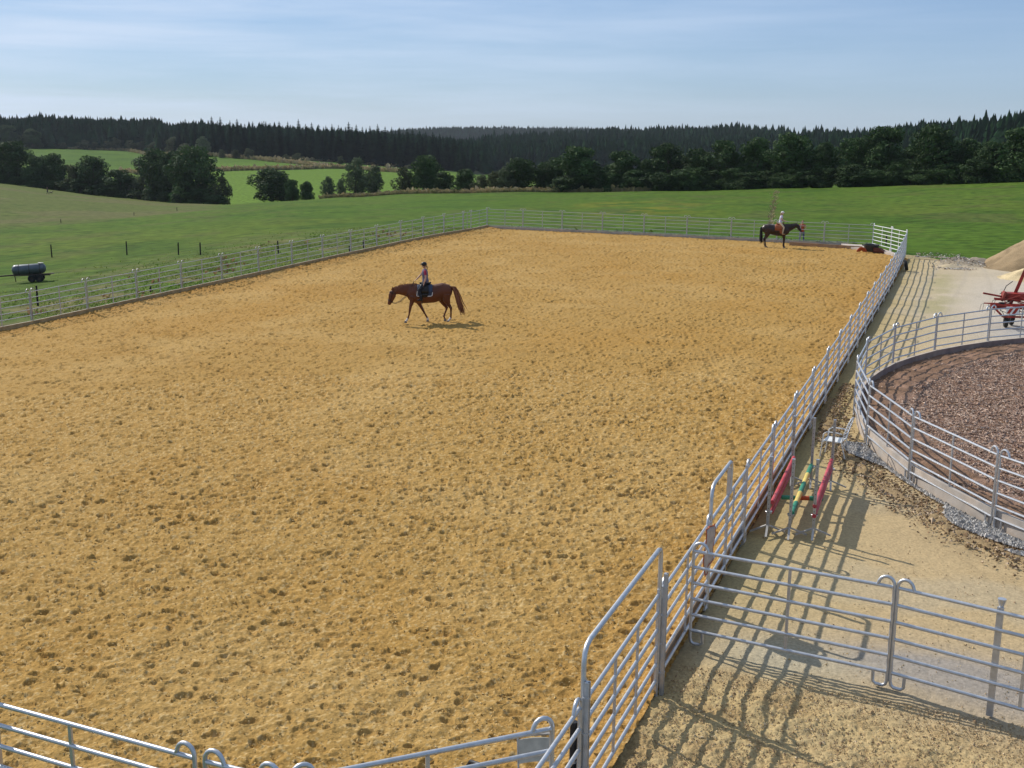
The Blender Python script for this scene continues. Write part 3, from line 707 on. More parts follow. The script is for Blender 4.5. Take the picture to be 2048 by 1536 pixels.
# round pen
phi = [math.radians(174.6+10.85*k) for k in range(-6, 7)]
pp = [(PC[0]+PR*math.cos(a), PC[1]+PR*math.sin(a)) for a in phi]
for i in range(len(pp)-1):
    a = Vector(pp[i]); b = Vector(pp[i+1]); g = (b-a).normalized()*.02
    far_i = len(pp)-1-i
    panel(a+g, b-g, 0, 0, f'galvanised panel of the round pen, {ORD[i+1]} counted round from the red machine', 'panels of the round pen', 'galv', thick=1.0, post=None, nseg=8)
mb = MB(); n = 66
for i in range(n):
    a0 = phi[0]-.1+(phi[-1]-phi[0]+.2)*i/n; a1 = phi[0]-.1+(phi[-1]-phi[0]+.2)*(i+1)/n; V = []
    for a in (a0, a1):
        for r in (PR-.16, PR-.06):
            for z in (-.1, .40): V.append((PC[0]+r*math.cos(a), PC[1]+r*math.sin(a), z))
    mb.add(V, [(0, 1, 5, 4), (2, 6, 7, 3), (1, 3, 7, 5)])
pw = mb.build('pen_wall', M['concrete']); pw.data.materials.append(M['conc_shade'])
for i, p in enumerate(pw.data.polygons): p.material_index = 1 if i % 3 == 0 else 0  # inner faces get the darker brown that paints their shade
tag(pw, 'low curved concrete wall round the wood chip pen', 'low wall')

# ------------------------------------------------------------------ horses
def horse(name, label, loc, rz, coat, mane, T, N, Hd, legs, tail, socks=(), ears=None):
    t = thing(name, label, 'horse', loc, rz)
    mb = MB()
    mb.tube([(x, 0, z) for x, z, h, w in T], [(w, h) for x, z, h, w in T], 20)
    mb.tube([(x, 0, z) for x, z, h, w in N], [(w, h) for x, z, h, w in N], 16)
    mb.tube([(x, 0, z) for x, z, h, w in Hd], [(w, h) for x, z, h, w in Hd], 14)
    # cheeks, brow and nostril forms
    x1, z1 = Hd[1][0], Hd[1][1]
    for s in (-1, 1):
        mb.ell((x1-.04, s*.045, z1-.02), (.085, .05, .09), 10, 6)
        mb.ell((Hd[0][0]*.5+x1*.5+.045, s*.068, (Hd[0][1]+z1)/2), (.03, .025, .025), 8, 6)
    x0, z0 = Hd[0][0], Hd[0][1]
    for s in (-1, 1):
        mb.tube([(x0+.00, s*.055, z0+.06), (x0+.02, s*.075, z0+.15), (x0+.035, s*.07, z0+.215)], [(.03, .03), (.032, .024), (.008, .008)], 8)
    for sy, P in legs:
        mb.tube([(p[0], sy*(p[3] if len(p) > 3 else 1), p[1]) for p in P], [(p[2]*.78, p[2]) if p[2] > .1 else (p[2], p[2]) for p in P], 12)
    remesh(mb, 'body', coat, .016, 4, t)
    for i, (sy, P) in enumerate(legs):
        x, z = P[-1][0], P[-1][1]; f = .06 if P[-1][0] >= P[-2][0]-.2 else -.06
        m2 = MB().lathe([(.0, -.01), (.068, -.01), (.050, .075), (.0, .078)], 14, c=(x+.015, sy*(P[-1][3] if len(P[-1]) > 3 else 1), z-.04))
        m2.build('hoof', M['hoof'], t, True)
        if i in socks:
            a, b = P[-1], P[-3]; q = lambda p: (p[0], sy*(p[3] if len(p) > 3 else 1), p[1])
            MB().tube([q(P[-3]), q(P[-2]), (P[-1][0], sy*(P[-1][3] if len(P[-1]) > 3 else 1), P[-1][1]+.02)], [P[-3][2]+.006, P[-2][2]+.008, P[-1][2]+.002], 12).build('sock', M['sock'], t, True)
    # mane
    mb = MB()
    for k in range(46):
        f = k/45*(len(N)-1.3)+.15; i = int(f); g = f-i; a, b = N[i], N[min(i+1, len(N)-1)]
        x = a[0]+(b[0]-a[0])*g; z = a[1]+(b[1]-a[1])*g; h = a[2]+(b[2]-a[2])*g
        d = Vector((b[0]-a[0], 0, b[1]-a[1])).normalized(); up = Vector((-d.z, 0, d.x)); up = up if up.z > 0 else -up
        p = Vector((x, 0, z))+up*(h+.0); ln = .13+.05*random.random(); s = .6 if random.random() < .85 else -.6
        mb.tube([p-up*.02, p+up*.018+Vector((0, s*.03, 0)), p-up*.05+Vector((.02*random.random(), s*.10, -.02)), p-up*ln+Vector((.02, s*.145, -.02))], [.014, .016, .013, .003], 5)
    mb.build('mane', mane, t, True)
    mb = MB()
    for k in range(44):
        ox, oy = random.gauss(0, .028), random.gauss(0, .03); P = []
        for i, (x, z) in enumerate(tail):
            w = i/(len(tail)-1); P.append((x+ox*(1+1.6*w)+random.gauss(0, .006)*w, oy*(1+1.2*w), z+random.gauss(0, .10)*(w > .8)))
        mb.tube(P, [.018+.006*math.sin(3.1*i/(len(P)-1)) if i < len(P)-2 else (.012 if i < len(P)-1 else .002) for i in range(len(P))], 5)
    mb.build('tail', mane, t, True)
    for s in (-1, 1):
        MB().ell(((x0+x1)/2+.055, s*.083, (z0+z1)/2+.0), (.016, .011, .014), 8, 6).build('eye', M['eye'], t, True)
    return t
def ring(mb, c, d, ry, rz, r=.012, n=18):
    """closed strap round a head or a trunk at c, perpendicular to direction d in the XZ plane"""
    d = Vector(d).normalized(); up = Vector((-d.z, 0, d.x)); P = []
    for k in range(n):
        a = 2*math.pi*k/n; P.append(Vector(c)+Vector((0, 1, 0))*ry*math.cos(a)+up*rz*math.sin(a))
    mb.tube(P, r, 6, closed=True)

U = lambda L: [(2.3-u, *r) for u, *r in L]
hz1 = az_(-17.5, 44.8)+.02
p0 = at(857, 644, hz1); F1 = Vector((-.885, -.466, 0)); ang1 = math.atan2(F1.y, F1.x)
H1 = (p0[0]+F1.x*.22, p0[1]+F1.y*.22, hz1)
h1 = horse('horse', 'chestnut horse walking across the sand with its head low', H1, ang1, M['chestnut'], M['chestmane'],
    T=U([(1.60, 1.12, .15, .11), (1.68, 1.16, .29, .18), (1.85, 1.25, .41, .24), (2.10, 1.25, .42, .28), (2.4, 1.23, .40, .305), (2.75, 1.25, .395, .305), (2.95, 1.31, .38, .295), (3.15, 1.38, .345, .285), (3.35, 1.34, .32, .25), (3.48, 1.30, .25, .19), (3.55, 1.28, .11, .11)]),
    N=U([(2.0, 1.36, .34, .15), (1.7, 1.39, .29, .125), (1.42, 1.42, .235, .10), (1.2, 1.41, .18, .085), (1.03, 1.36, .14, .08), (.98, 1.33, .12, .075)]),
    Hd=U([(.99, 1.37, .13, .09), (.95, 1.19, .165, .10), (.89, 1.00, .12, .075), (.83, .86, .088, .062), (.80, .78, .065, .055)]),
    legs=[(.14, U([(1.85, 1.15, .17), (1.80, .92, .105), (1.74, .74, .07), (1.70, .53, .055), (1.67, .36, .036), (1.62, .19, .045), (1.56, .10, .036), (1.53, .045, .048)])),
          (-.14, U([(1.95, 1.12, .17), (2.06, .90, .11), (2.18, .70, .072), (2.29, .50, .055), (2.38, .33, .036), (2.47, .17, .045), (2.50, .09, .036), (2.50, .045, .048)])),
          (.14, U([(3.3, 1.25, .21), (3.30, .98, .17), (3.40, .78, .085), (3.50, .63, .062), (3.50, .48, .042), (3.50, .32, .037), (3.49, .20, .046), (3.42, .10, .036), (3.37, .045, .05)])),
          (-.14, U([(3.12, 1.2, .21), (3.12, .95, .16), (3.22, .75, .085), (3.34, .60, .062), (3.29, .46, .042), (3.24, .33, .037), (3.20, .24, .046), (3.24, .13, .036), (3.27, .065, .05)]))],
    tail=[(2.3-3.47, 1.56), (2.3-3.60, 1.55), (2.3-3.70, 1.38), (2.3-3.80, 1.12), (2.3-3.88, .85), (2.3-3.98, .55), (2.3-4.04, .40)], socks=(0, 1, 2))
mb = MB(); ring(mb, (1.435, 0, .95), (.12, 0, -.3), .088, .125, .012); mb.build('noseband', M['leather'], h1, True)
mb = MB(); ring(mb, (1.325, 0, 1.30), (.2, 0, -.8), .10, .165, .012); mb.build('browband', M['leather'], h1, True)
for s in (-1, 1): MB().tube([(1.30, s*.09, 1.42), (1.37, s*.10, 1.2), (1.44, s*.075, .98), (1.42, s*.06, .90)], .011, 6).build('cheekpiece', M['leather'], h1, True)
for s in (-1, 1): MB().tube([(1.42, s*.07, .89), (1.22, s*.11, .83), (1.0, s*.15, .93), (.75, s*.17, 1.15), (.55, s*.14, 1.5), (.40, s*.08, 1.80)], .010, 6).build('rein', M['leather'], h1, True)
# saddle, pad, girth
def saddle(label, loc, rz, x0, zt, w, kind):
    t = thing('saddle', label, 'saddle', loc, rz)
    def skirt(xa, xb, zlow, th, off, mt, nm, slant=0, pipe=None):
        V = []; F = []; nx, na = 8, 14
        for j in range(na+1):
            a = math.pi*(j/na); 
            for i in range(nx+1):
                f = i/nx; x = xa+(xb-xa)*f
                yy = math.cos(a)*(w+off); zz = zt-.36+math.sin(a)**.7*(.36+off)
                dn = (zt-.36)-zlow
                if j in (0, na): zz -= dn*.0
                V.append((x, yy, zz))
        # straight flaps below the curve
        for s, j in ((1, 0), (-1, na)): pass
        base = len(V)
        for j in range(na):
            for i in range(nx): F.append((j*(nx+1)+i, j*(nx+1)+i+1, (j+1)*(nx+1)+i+1, (j+1)*(nx+1)+i))
        for s in (1, -1):
            b = len(V)
            for r in range(4):
                for i in range(nx+1):
                    f = i/nx; x = xa+(xb-xa)*f; rr = r/3; rc = 1-(abs(f-.5)*2)**6*.25
                    V.append((x+slant*rr, s*(w+off-.02*rr), zt-.36-(zt-.36-zlow)*rr*rc))
            for r in range(3):
                for i in range(nx): F.append((b+r*(nx+1)+i, b+r*(nx+1)+i+1, b+(r+1)*(nx+1)+i+1, b+(r+1)*(nx+1)+i))
        mb = MB(); mb.add(V, F); o = mb.build(nm, mt, t, True); md = o.modifiers.new('s', 'SOLIDIFY'); md.thickness = th; md.offset = 1
        if pipe:
            for s in (1, -1):
                P = [(xa, s*(w+off+.012), zt-.30), (xa+slant*.6, s*(w+off+.012), zlow+(zt-.36-zlow)*.25+.02), (xa+.05+slant, s*(w+off), zlow+.03), (xb-.05+slant, s*(w+off), zlow+.03), (xb+slant*.6, s*(w+off+.012), zlow+(zt-.36-zlow)*.25+.02), (xb, s*(w+off+.012), zt-.25)]
                MB().tube(P, .016, 6).build('piping', pipe, o, True)
        return o
    if kind == 'english':
        skirt(x0-.33, x0+.33, zt-.50, .012, .015, M['navy'], 'saddle_pad', .04, M['piping'])
        skirt(x0-.16, x0+.20, zt-.52, .014, .035, M['leather'], 'saddle_flap', .05)
        MB().tube([(x0-.28, 0, zt+.10), (x0-.2, 0, zt+.04), (x0, 0, zt+.02), (x0+.16, 0, zt+.05), (x0+.22, 0, zt+.08)], [(.09, .03), (.15, .05), (.11, .05), (.09, .05), (.05, .03)], 12).build('seat', M['leather'], t, True)
    else:
        skirt(x0-.36, x0+.08, zt-.42, .02, .02, M['tan'], 'saddle_blanket', -.02)
        skirt(x0-.05, x0+.16, zt-.62, .014, .045, M['tan'], 'fender', .05)
        MB().tube([(x0-.26, 0, zt+.14), (x0-.2, 0, zt+.05), (x0, 0, zt+.03), (x0+.16, 0, zt+.07), (x0+.24, 0, zt+.13)], [(.13, .03), (.16, .05), (.11, .05), (.10, .05), (.05, .04)], 12).build('seat', M['tan'], t, True)
        MB().tube([(x0+.24, 0, zt+.1), (x0+.26, 0, zt+.20), (x0+.25, 0, zt+.24)], [.03, .025, .04], 10).build('horn', M['leather'], t, True)
    mb = MB(); ring(mb, (x0+.12, 0, zt-.42), (1, 0, 0), w+.02, .43, .018, 24); mb.build('girth', M['leather'], t, True)
    return t
saddle('dark english saddle with a navy pad edged in white on the chestnut horse', H1, ang1, -.06, 1.655, .295, 'english')

# ------------------------------------------------------------------ people
def hand(mb, w, d, side, sc=1.0, curl=.5):
    """palm and five bent fingers at wrist w, pointing along d"""
    w = Vector(w); d = Vector(d).normalized(); y = Vector((0, side, 0)); n = d.cross(y).normalized(); y = n.cross(d)
    c = w+d*.045*sc
    R = Matrix((d, y, n)).transposed(); mb.ell(c, (.055*sc, .040*sc, .016*sc), 10, 6, R)
    for k, L in enumerate((.070, .080, .074, .058)):
        b = c+d*.040*sc+y*(.028-.0185*k)*sc; m1 = b+d*L*.45*sc-n*.010*sc*curl; m2 = m1+(d*.6-n*curl*1.2).normalized()*L*.35*sc; e = m2+(d*.1-n*1.0*curl).normalized()*L*.25*sc
        mb.tube([b-d*.02*sc, b, m1, m2, e], [.0095*sc, .0095*sc, .009*sc, .0085*sc, .007*sc], 6)
    b = c+y*.034*sc-d*.012*sc
    mb.tube([b-y*.01, b+y*.016*sc+d*.022*sc, b+y*.022*sc+d*.045*sc-n*.012*sc], [.012*sc, .0105*sc, .008*sc], 6)
def person(label, loc, rz, J, sc, top, sleeve, legs, shoes, hat=None, hatm=None, hairm=None, ponytail=False, vest=None, boots=None, bare_mid=False, voxel=.012):
    t = thing('person', label, 'person', loc, rz); g = lambda k: Vector(J[k])
    def torso(mb, e=0, lo=0, hi=1):
        P = [g('pelvis')+Vector((0, 0, -.06*sc)), g('pelvis')+Vector((0, 0, .04*sc)), g('pelvis').lerp(g('chest'), .5), g('chest'), g('chest').lerp(g('neck'), .55), g('neck')]
        Rr = [(.15, .115), (.165, .12), (.135, .10), (.165, .115), (.155, .10), (.065, .06)]
        a, b = int(lo), int(hi) if hi > 1 else 6
        mb.tube(P[a:b], [((r[0]+e)*sc, (r[1]+e)*sc) for r in Rr[a:b]], 18)
    def limb(mb, ks, rs, e=0, n=12): 
        mb.tube([g(k) if isinstance(k, str) else k for k in ks], [(r+e)*sc for r in rs], n)
    body = MB(); torso(body)
    nk, hd = g('neck'), g('head'); f = (Vector(J.get('face', (1, 0, 0)))).normalized()
    body.tube([nk-Vector((0, 0, .04)), nk.lerp(hd, .5)-f*.01], [.058*sc, .052*sc], 12)
    up = (hd-nk).normalized(); side = up.cross(f).normalized(); R = Matrix((f, side, up)).transposed()
    body.ell(hd, (.095*sc, .075*sc, .115*sc), 16, 12, R); body.ell(hd+f*.03*sc-up*.06*sc, (.06*sc, .052*sc, .055*sc), 12, 8, R)
    body.ell(hd+f*.098*sc-up*.02*sc, (.018*sc, .012*sc, .024*sc), 8, 6, R)
    body.ell(hd+f*.088*sc-up*.062*sc, (.012*sc, .022*sc, .010*sc), 8, 6, R)
    for s in (-1, 1): body.ell(hd+side*s*.076*sc-f*.005, (.018*sc, .010*sc, .028*sc), 8, 6, R)
    for s, q in ((1, 'l'), (-1, 'r')):
        limb(body, ['sh_'+q, g('sh_'+q).lerp(g('el_'+q), .5), 'el_'+q, g('el_'+q).lerp(g('wr_'+q), .4), 'wr_'+q], [.050, .045, .038, .036, .026])
        body.tube([g('neck')-Vector((0, 0, .07*sc)), g('sh_'+q)], [.055*sc, .055*sc], 10)
        hand(body, g('wr_'+q), g('hd_'+q)-g('wr_'+q), s, sc)
        limb(body, ['hp_'+q, g('hp_'+q).lerp(g('kn_'+q), .5), 'kn_'+q, g('kn_'+q).lerp(g('an_'+q), .35), 'an_'+q], [.085, .075, .055, .052, .036])
        body.tube([g('an_'+q)-Vector((.03, 0, .03)), g('an_'+q).lerp(g('to_'+q), .5)-Vector((0, 0, .02)), g('to_'+q)], [.035*sc, .036*sc, .025*sc], 8)
    remesh(body, 'body', M['skin'], voxel, 2, t)
    for s in (-1, 1): MB().ell(hd+f*.088*sc+side*s*.030*sc+up*.012*sc, (.008, .012, .008), 8, 6, R).build('eye', M['eye'], t, True)
    sh = MB(); torso(sh, .012, 1 if bare_mid else 0)
    for q in 'lr':
        limb(sh, ['sh_'+q, g('sh_'+q).lerp(g('el_'+q), .4), g('sh_'+q).lerp(g('el_'+q), sleeve)], [.058, .054, .052])
        sh.tube([g('neck')-Vector((0, 0, .09*sc)), g('sh_'+q)], [.062*sc, .060*sc], 10)
    remesh(sh, 'shirt', top, .014, 2, t)
    if vest: v = MB(); torso(v, .026); remesh(v, 'vest', vest, .014, 2, t)
    tr = MB(); tr.tube([g('pelvis')+Vector((0, 0, .02*sc)), g('pelvis')-Vector((0, 0, .10*sc))], [(.175*sc, .13*sc), (.15*sc, .12*sc)], 16)
    for q in 'lr': limb(tr, ['hp_'+q, g('hp_'+q).lerp(g('kn_'+q), .5), 'kn_'+q, g('kn_'+q).lerp(g('an_'+q), .4), g('kn_'+q).lerp(g('an_'+q), .93)], [.092, .082, .062, .058, .046], .004)
    remesh(tr, 'trousers', legs, .014, 2, t)
    for s, q in ((1, 'l'), (-1, 'r')):
        b = MB(); a, to = g('an_'+q), g('to_'+q)
        if boots: b.tube([g('kn_'+q).lerp(a, boots), a], [.060*sc, .046*sc], 12)
        b.tube([a-Vector((.045, 0, .045)), a-Vector((0, 0, .035)), a.lerp(to, .6)-Vector((0, 0, .02)), to+(to-a)*.1], [(.038, .045), (.042, .05), (.044, .036), (.03, .022)], 10)
        remesh(b, 'boot' if boots else 'shoe', shoes, .012, 2, t)
    if hairm:
        b = MB(); b.ell(hd-f*.018*sc+up*.018*sc, (.098*sc, .086*sc, .112*sc), 14, 10, R)
        if ponytail: b.tube([hd-f*.07+up*.0, hd-f*.12-up*.10, hd-f*.11-up*.22], [.04, .035, .012], 8)
        remesh(b, 'hair', hairm, .014, 1, t)
    if hat:
        b = MB(); b.ell(hd+up*.045*sc-f*.005, (.125*sc, .105*sc, .105*sc), 18, 12, R)
        b.add([hd+up*.05*sc+f*(.09+.075*math.cos(a))*sc+side*.085*math.sin(a)*sc+up*h*.012 for h in (0, 1) for a in np.linspace(-1.57, 1.57, 9)], [(i, i+1, i+10, i+9) for i in range(8)]+[tuple(range(9))[::-1], tuple(range(9, 18))])
        b.build('helmet' if hat == 'helmet' else 'cap', hatm, t, True)
        if hat == 'helmet': MB().tube([hd+side*.085*sc+up*.03, hd+side*.075*sc-up*.07+f*.02, hd-up*.125*sc+f*.05, hd-side*.075*sc-up*.07+f*.02, hd-side*.085*sc+up*.03], .008, 5).build('chin_strap', M['leather'], t, True)
    return t
J = dict(pelvis=(-.10, 0, 1.80), chest=(-.07, 0, 2.14), neck=(-.07, 0, 2.335), head=(-.045, 0, 2.50), face=(1, .25, -.1),
         sh_l=(-.075, .19, 2.27), el_l=(-.10, .255, 1.98), wr_l=(-.02, .27, 1.73), hd_l=(.02, .27, 1.60),
         sh_r=(-.06, -.19, 2.27), el_r=(.10, -.24, 2.05), wr_r=(.30, -.12, 1.86), hd_r=(.40, -.08, 1.80),
         hp_l=(-.08, .12, 1.76), kn_l=(.20, .37, 1.47), an_l=(.10, .385, 1.07), to_l=(.28, .41, 1.03),
         hp_r=(-.08, -.12, 1.76), kn_r=(.20, -.37, 1.47), an_r=(.10, -.385, 1.07), to_r=(.28, -.41, 1.03))
person('rider in dark helmet and grey vest over a red shirt, on the chestnut horse', H1, ang1, J, 1.0, M['redshirt'], .62, M['breech'], M['leather'], 'helmet', M['black'], M['blond'], True, vest=M['vest'], boots=.25)
for s in (-1, 1): pass

hz2 = az_(-9.4, 86.4)+.03; F2 = Vector((.985, .17, 0)); ang2 = math.atan2(F2.y, F2.x)
p0 = at(1568, 495.5, hz2); H2 = (p0[0]-F2.x*.62, p0[1]-F2.y*.62, hz2)
h2 = horse('horse', 'dark bay horse standing by the back fence', H2, ang2, M['bay'], M['baymane'],
    T=[(-1.0, 1.2, .12, .12), (-.93, 1.24, .26, .2), (-.8, 1.31, .33, .26), (-.55, 1.35, .34, .29), (-.25, 1.28, .365, .3), (.1, 1.24, .40, .305), (.45, 1.25, .41, .26), (.65, 1.24, .38, .22), (.82, 1.18, .28, .17), (.92, 1.14, .14, .1)],
    N=[(.45, 1.36, .34, .17), (.78, 1.42, .30, .14), (1.05, 1.51, .225, .11), (1.28, 1.61, .165, .09), (1.42, 1.66, .13, .08), (1.46, 1.67, .11, .075)],
    Hd=[(1.43, 1.70, .12, .085), (1.53, 1.54, .145, .09), (1.64, 1.38, .10, .065), (1.74, 1.25, .075, .055), (1.78, 1.19, .055, .05)],
    legs=[(.14, [(.55, 1.1, .17), (.58, .88, .11), (.61, .7, .07), (.62, .52, .056), (.61, .34, .037), (.60, .2, .046), (.63, .10, .036), (.65, .045, .05)]),
          (-.14, [(.52, 1.1, .17), (.53, .88, .11), (.55, .7, .07), (.55, .52, .056), (.54, .34, .037), (.53, .2, .046), (.56, .10, .036), (.58, .045, .05)]),
          (.14, [(-.68, 1.2, .22), (-.64, .95, .17), (-.75, .74, .085), (-.86, .60, .062), (-.84, .45, .042), (-.82, .32, .037), (-.80, .21, .046), (-.77, .10, .036), (-.73, .045, .05)]),
          (-.14, [(-.66, 1.2, .22), (-.60, .95, .17), (-.68, .74, .085), (-.78, .60, .062), (-.75, .45, .042), (-.73, .32, .037), (-.71, .21, .046), (-.68, .10, .036), (-.64, .045, .05)])],
    tail=[(-.96, 1.5), (-1.05, 1.42), (-1.06, 1.2), (-1.05, .95), (-1.04, .7), (-1.03, .5), (-1.02, .38)])
mb = MB(); ring(mb, (1.66, 0, 1.35), (.5, 0, -.8), .075, .11, .012); mb.build('noseband', M['leather'], h2, True)
for s in (-1, 1): MB().tube([(1.44, s*.09, 1.76), (1.55, s*.10, 1.55), (1.68, s*.07, 1.32)], .011, 6).build('cheekpiece', M['leather'], h2, True)
for s in (-1, 1): MB().tube([(1.70, s*.06, 1.27), (1.4, s*.13, 1.35), (1.0, s*.17, 1.55), (.72, s*.06, 1.88)], .010, 6).build('rein', M['leather'], h2, True)
saddle('orange brown western saddle and blanket on the dark bay horse', H2, ang2, .25, 1.665, .295, 'western')
J = dict(pelvis=(.26, 0, 1.83), chest=(.30, 0, 2.16), neck=(.33, 0, 2.35), head=(.37, 0, 2.51), face=(1, -.1, -.12),
         sh_l=(.31, .165, 2.29), el_l=(.36, .22, 2.03), wr_l=(.60, .12, 1.93), hd_l=(.70, .07, 1.93),
         sh_r=(.31, -.165, 2.29), el_r=(.36, -.22, 2.03), wr_r=(.60, -.12, 1.93), hd_r=(.70, -.07, 1.93),
         hp_l=(.27, .11, 1.79), kn_l=(.52, .36, 1.50), an_l=(.44, .385, 1.06), to_l=(.60, .40, 1.02),
         hp_r=(.27, -.11, 1.79), kn_r=(.52, -.36, 1.50), an_r=(.44, -.385, 1.06), to_r=(.60, -.40, 1.02))
person('rider in white cap, pale lilac shirt and beige trousers, on the dark bay horse', H2, ang2, J, .92, M['lilac'], .45, M['beige'], M['tanboot'], 'cap', M['white'], M['blond'], True, boots=.35)
p0 = at(1598, 489.5, -.33)
J = dict(pelvis=(0, 0, .97), chest=(.02, 0, 1.32), neck=(.02, 0, 1.52), head=(.05, 0, 1.68), face=(1, 0, -.1),
         sh_l=(.02, .19, 1.46), el_l=(.06, .27, 1.20), wr_l=(.25, .20, 1.10), hd_l=(.33, .16, 1.12),
         sh_r=(.02, -.19, 1.46), el_r=(.08, -.28, 1.22), wr_r=(.28, -.24, 1.24), hd_r=(.35, -.20, 1.29),
         hp_l=(0, .10, .93), kn_l=(.03, .13, .50), an_l=(0, .17, .08), to_l=(.17, .20, .03),
         hp_r=(0, -.10, .93), kn_r=(.03, -.13, .50), an_r=(0, -.17, .08), to_r=(.17, -.20, .03))
fy = back_y(p0[0])
person('person in orange top and blue jeans standing behind the back fence', (p0[0], max(p0[1], fy+.25), -.36), math.radians(-82), J, 1.0, M['orange'], .2, M['jeans'], M['black'], None, None, M['hair'], True)
# walker and dog, far off on the left slope
w = hit(95, 388.5, 150); J2 = dict(J); J2.update(wr_l=(.1, .28, .95), hd_l=(.12, .28, .85), wr_r=(-.02, -.28, .93), hd_r=(0, -.28, .84), kn_l=(.15, .1, .5), an_l=(.22, .1, .08), to_l=(.38, .1, .05), an_r=(-.2, -.1, .1), to_r=(-.04, -.1, .03))
person('person in dark clothes walking a dog on the far left slope', (w[0], w[1], w[2]), .3, J2, 1.0, M['black'], .95, M['breech'], M['black'], None, None, M['hair'], voxel=.02)
d0 = hit(102, 388.5, 150); t = thing('dog', 'black dog beside the walker on the far left slope', 'dog', (d0[0], d0[1], d0[2]), .4)
mb = MB(); mb.tube([(-.38, 0, .50), (-.3, 0, .5), (0, 0, .48), (.25, 0, .50), (.36, 0, .52)], [(.06, .07), (.09, .10), (.09, .11), (.11, .15), (.07, .09)], 12)
mb.tube([(.30, 0, .56), (.44, 0, .68)], [.075, .06], 10); mb.ell((.50, 0, .72), (.10, .065, .07)); mb.tube([(.55, 0, .70), (.66, 0, .67)], [.04, .028], 8)
mb.tube([(-.38, 0, .55), (-.55, 0, .62), (-.68, 0, .74)], [.03, .022, .01], 6)
for s in (-1, 1):
    mb.tube([(.24, s*.07, .5), (.25, s*.07, .25), (.24, s*.07, .03), (.29, s*.07, .02)], [.05, .03, .022, .022], 8)
    mb.tube([(-.3, s*.07, .48), (-.24, s*.07, .32), (-.36, s*.07, .17), (-.32, s*.07, .03), (-.27, s*.07, .02)], [.07, .045, .026, .022, .022], 8)
    mb.tube([(.46, s*.05, .77), (.44, s*.08, .72)], [.02, .01], 6)
remesh(mb, 'body', M['bay'], .02, 2, t)

# ------------------------------------------------------------------ tub, orange scoop, tyre by the back corner
q = at(1741, 504, -.12)
t = thing('tub', 'black rubber water tub at the far right corner of the sand', 'tub', (q[0], q[1]+.35, -.12))
MB().lathe([(0, .0), (.40, .0), (.43, .04), (.52, .44), (.55, .46), (.55, .50), (.50, .50), (.48, .44), (.41, .06), (0, .06)], 28).build('bowl', M['iron'], t, True)
for s in (-1, 1): MB().tube([(s*.52, -.12, .40), (s*.62, -.11, .44), (s*.62, .11, .44), (s*.52, .12, .40)], .022, 8).build('handle', M['black'], t, True)
def shell(name, label, loc, rz, m, s=1.0):
    t = thing(name, label, 'feed bowl', loc, rz); V = []; F = []; n, k = 14, 6
    for i in range(k+1):
        for j in range(n+1):
            a = math.pi*j/n; r = s*(.12+.30*i/k); V.append((r*math.cos(a), -.02*i, r*math.sin(a)*.95))
    for i in range(k):
        for j in range(n): F.append((i*(n+1)+j, i*(n+1)+j+1, (i+1)*(n+1)+j+1, (i+1)*(n+1)+j))
    o = MB().add(V, F).build('shell', m, t, True); md = o.modifiers.new('s', 'SOLIDIFY'); md.thickness = .05
    MB().tube([(s*.12*math.cos(a), -.03, s*.12*math.sin(a)) for a in np.linspace(0, math.pi, 9)], .02, 6).build('rim', m, t, True); return t
q = at(1722, 504, -.12); shell('feed_bowl', 'orange half round feed bowl standing left of the black tub', (q[0], q[1]+.25, -.12), .25, M['orange'], .85)
t = thing('ramp', 'rust brown wedge lying right of the black tub', 'wedge', (at(1757, 506, -.12)[0]+.1, at(1757, 506, -.12)[1]+.45, -.12), -.15)
MB().add([(-.45, -.25, 0), (.42, -.25, 0), (.42, .35, 0), (-.45, .35, 0), (-.45, -.25, .34), (-.05, -.25, .30), (-.05, .35, .30), (-.45, .35, .34)], [(0, 3, 2, 1), (4, 5, 6, 7), (0, 1, 5, 4), (1, 2, 6, 5), (2, 3, 7, 6), (3, 0, 4, 7)]).build('wedge', mat('rust_red', (.11, .035, .02), .8, 0, .3, 5), t)  # red made darker, the wedge's shade is put into its colour
q = at(1806, 537, 0.0)
t = thing('tyre', 'old black tyre leaning against the far end of the right fence', 'tyre', (.30, 74.2, .0), 0)
o = MB().lathe([(.20, -.09), (.29, -.10), (.33, -.06), (.34, 0), (.33, .06), (.29, .10), (.20, .09), (.20, -.09)], 26, axis='x', c=(0, 0, .34)).build('tread', M['rubber'], t, True); o.rotation_euler = (0, -.25, .12)
MB().lathe([(.20, -.095), (.215, -.105), (.215, .105), (.20, .095)], 26, axis='x', c=(0, 0, .34)).build('bead', M['alu'], o, True)

# hi-vis sheet hanging on the fence near the cross panel
t = thing('warning_sheet', 'orange edged pale sheet hanging on the fence by the cross panel', 'sheet', (.07, 18.75, 0))
V = []; F = []
for i in range(9):
    for j in range(9):
        u, v = i/8, j/8; z = 1.62-.72*v; w = .40*(1-.5*abs(v-.45)); y = (u-.5)*2*w; V.append((.02*math.sin(u*9)+.015*math.sin(v*7), y, z+.10*math.cos(u*math.pi)*(.5-v)))
for i in range(8):
    for j in range(8): F.append((i*9+j, i*9+j+1, (i+1)*9+j+1, (i+1)*9+j))
o = MB().add(V, F).build('cloth', mat('pale_cloth', (.45, .36, .30), .9, 0, .2, 8), t, True); md = o.modifiers.new('s', 'SOLIDIFY'); md.thickness = .008
rimv = [V[i*9] for i in range(9)]+[V[8*9+j] for j in range(9)]+[V[i*9+8] for i in range(8, -1, -1)]+[V[j] for j in range(8, -1, -1)]
MB().tube([(x, y, z) for x, y, z in rimv], .010, 6).build('edging', M['orange'], t, True)

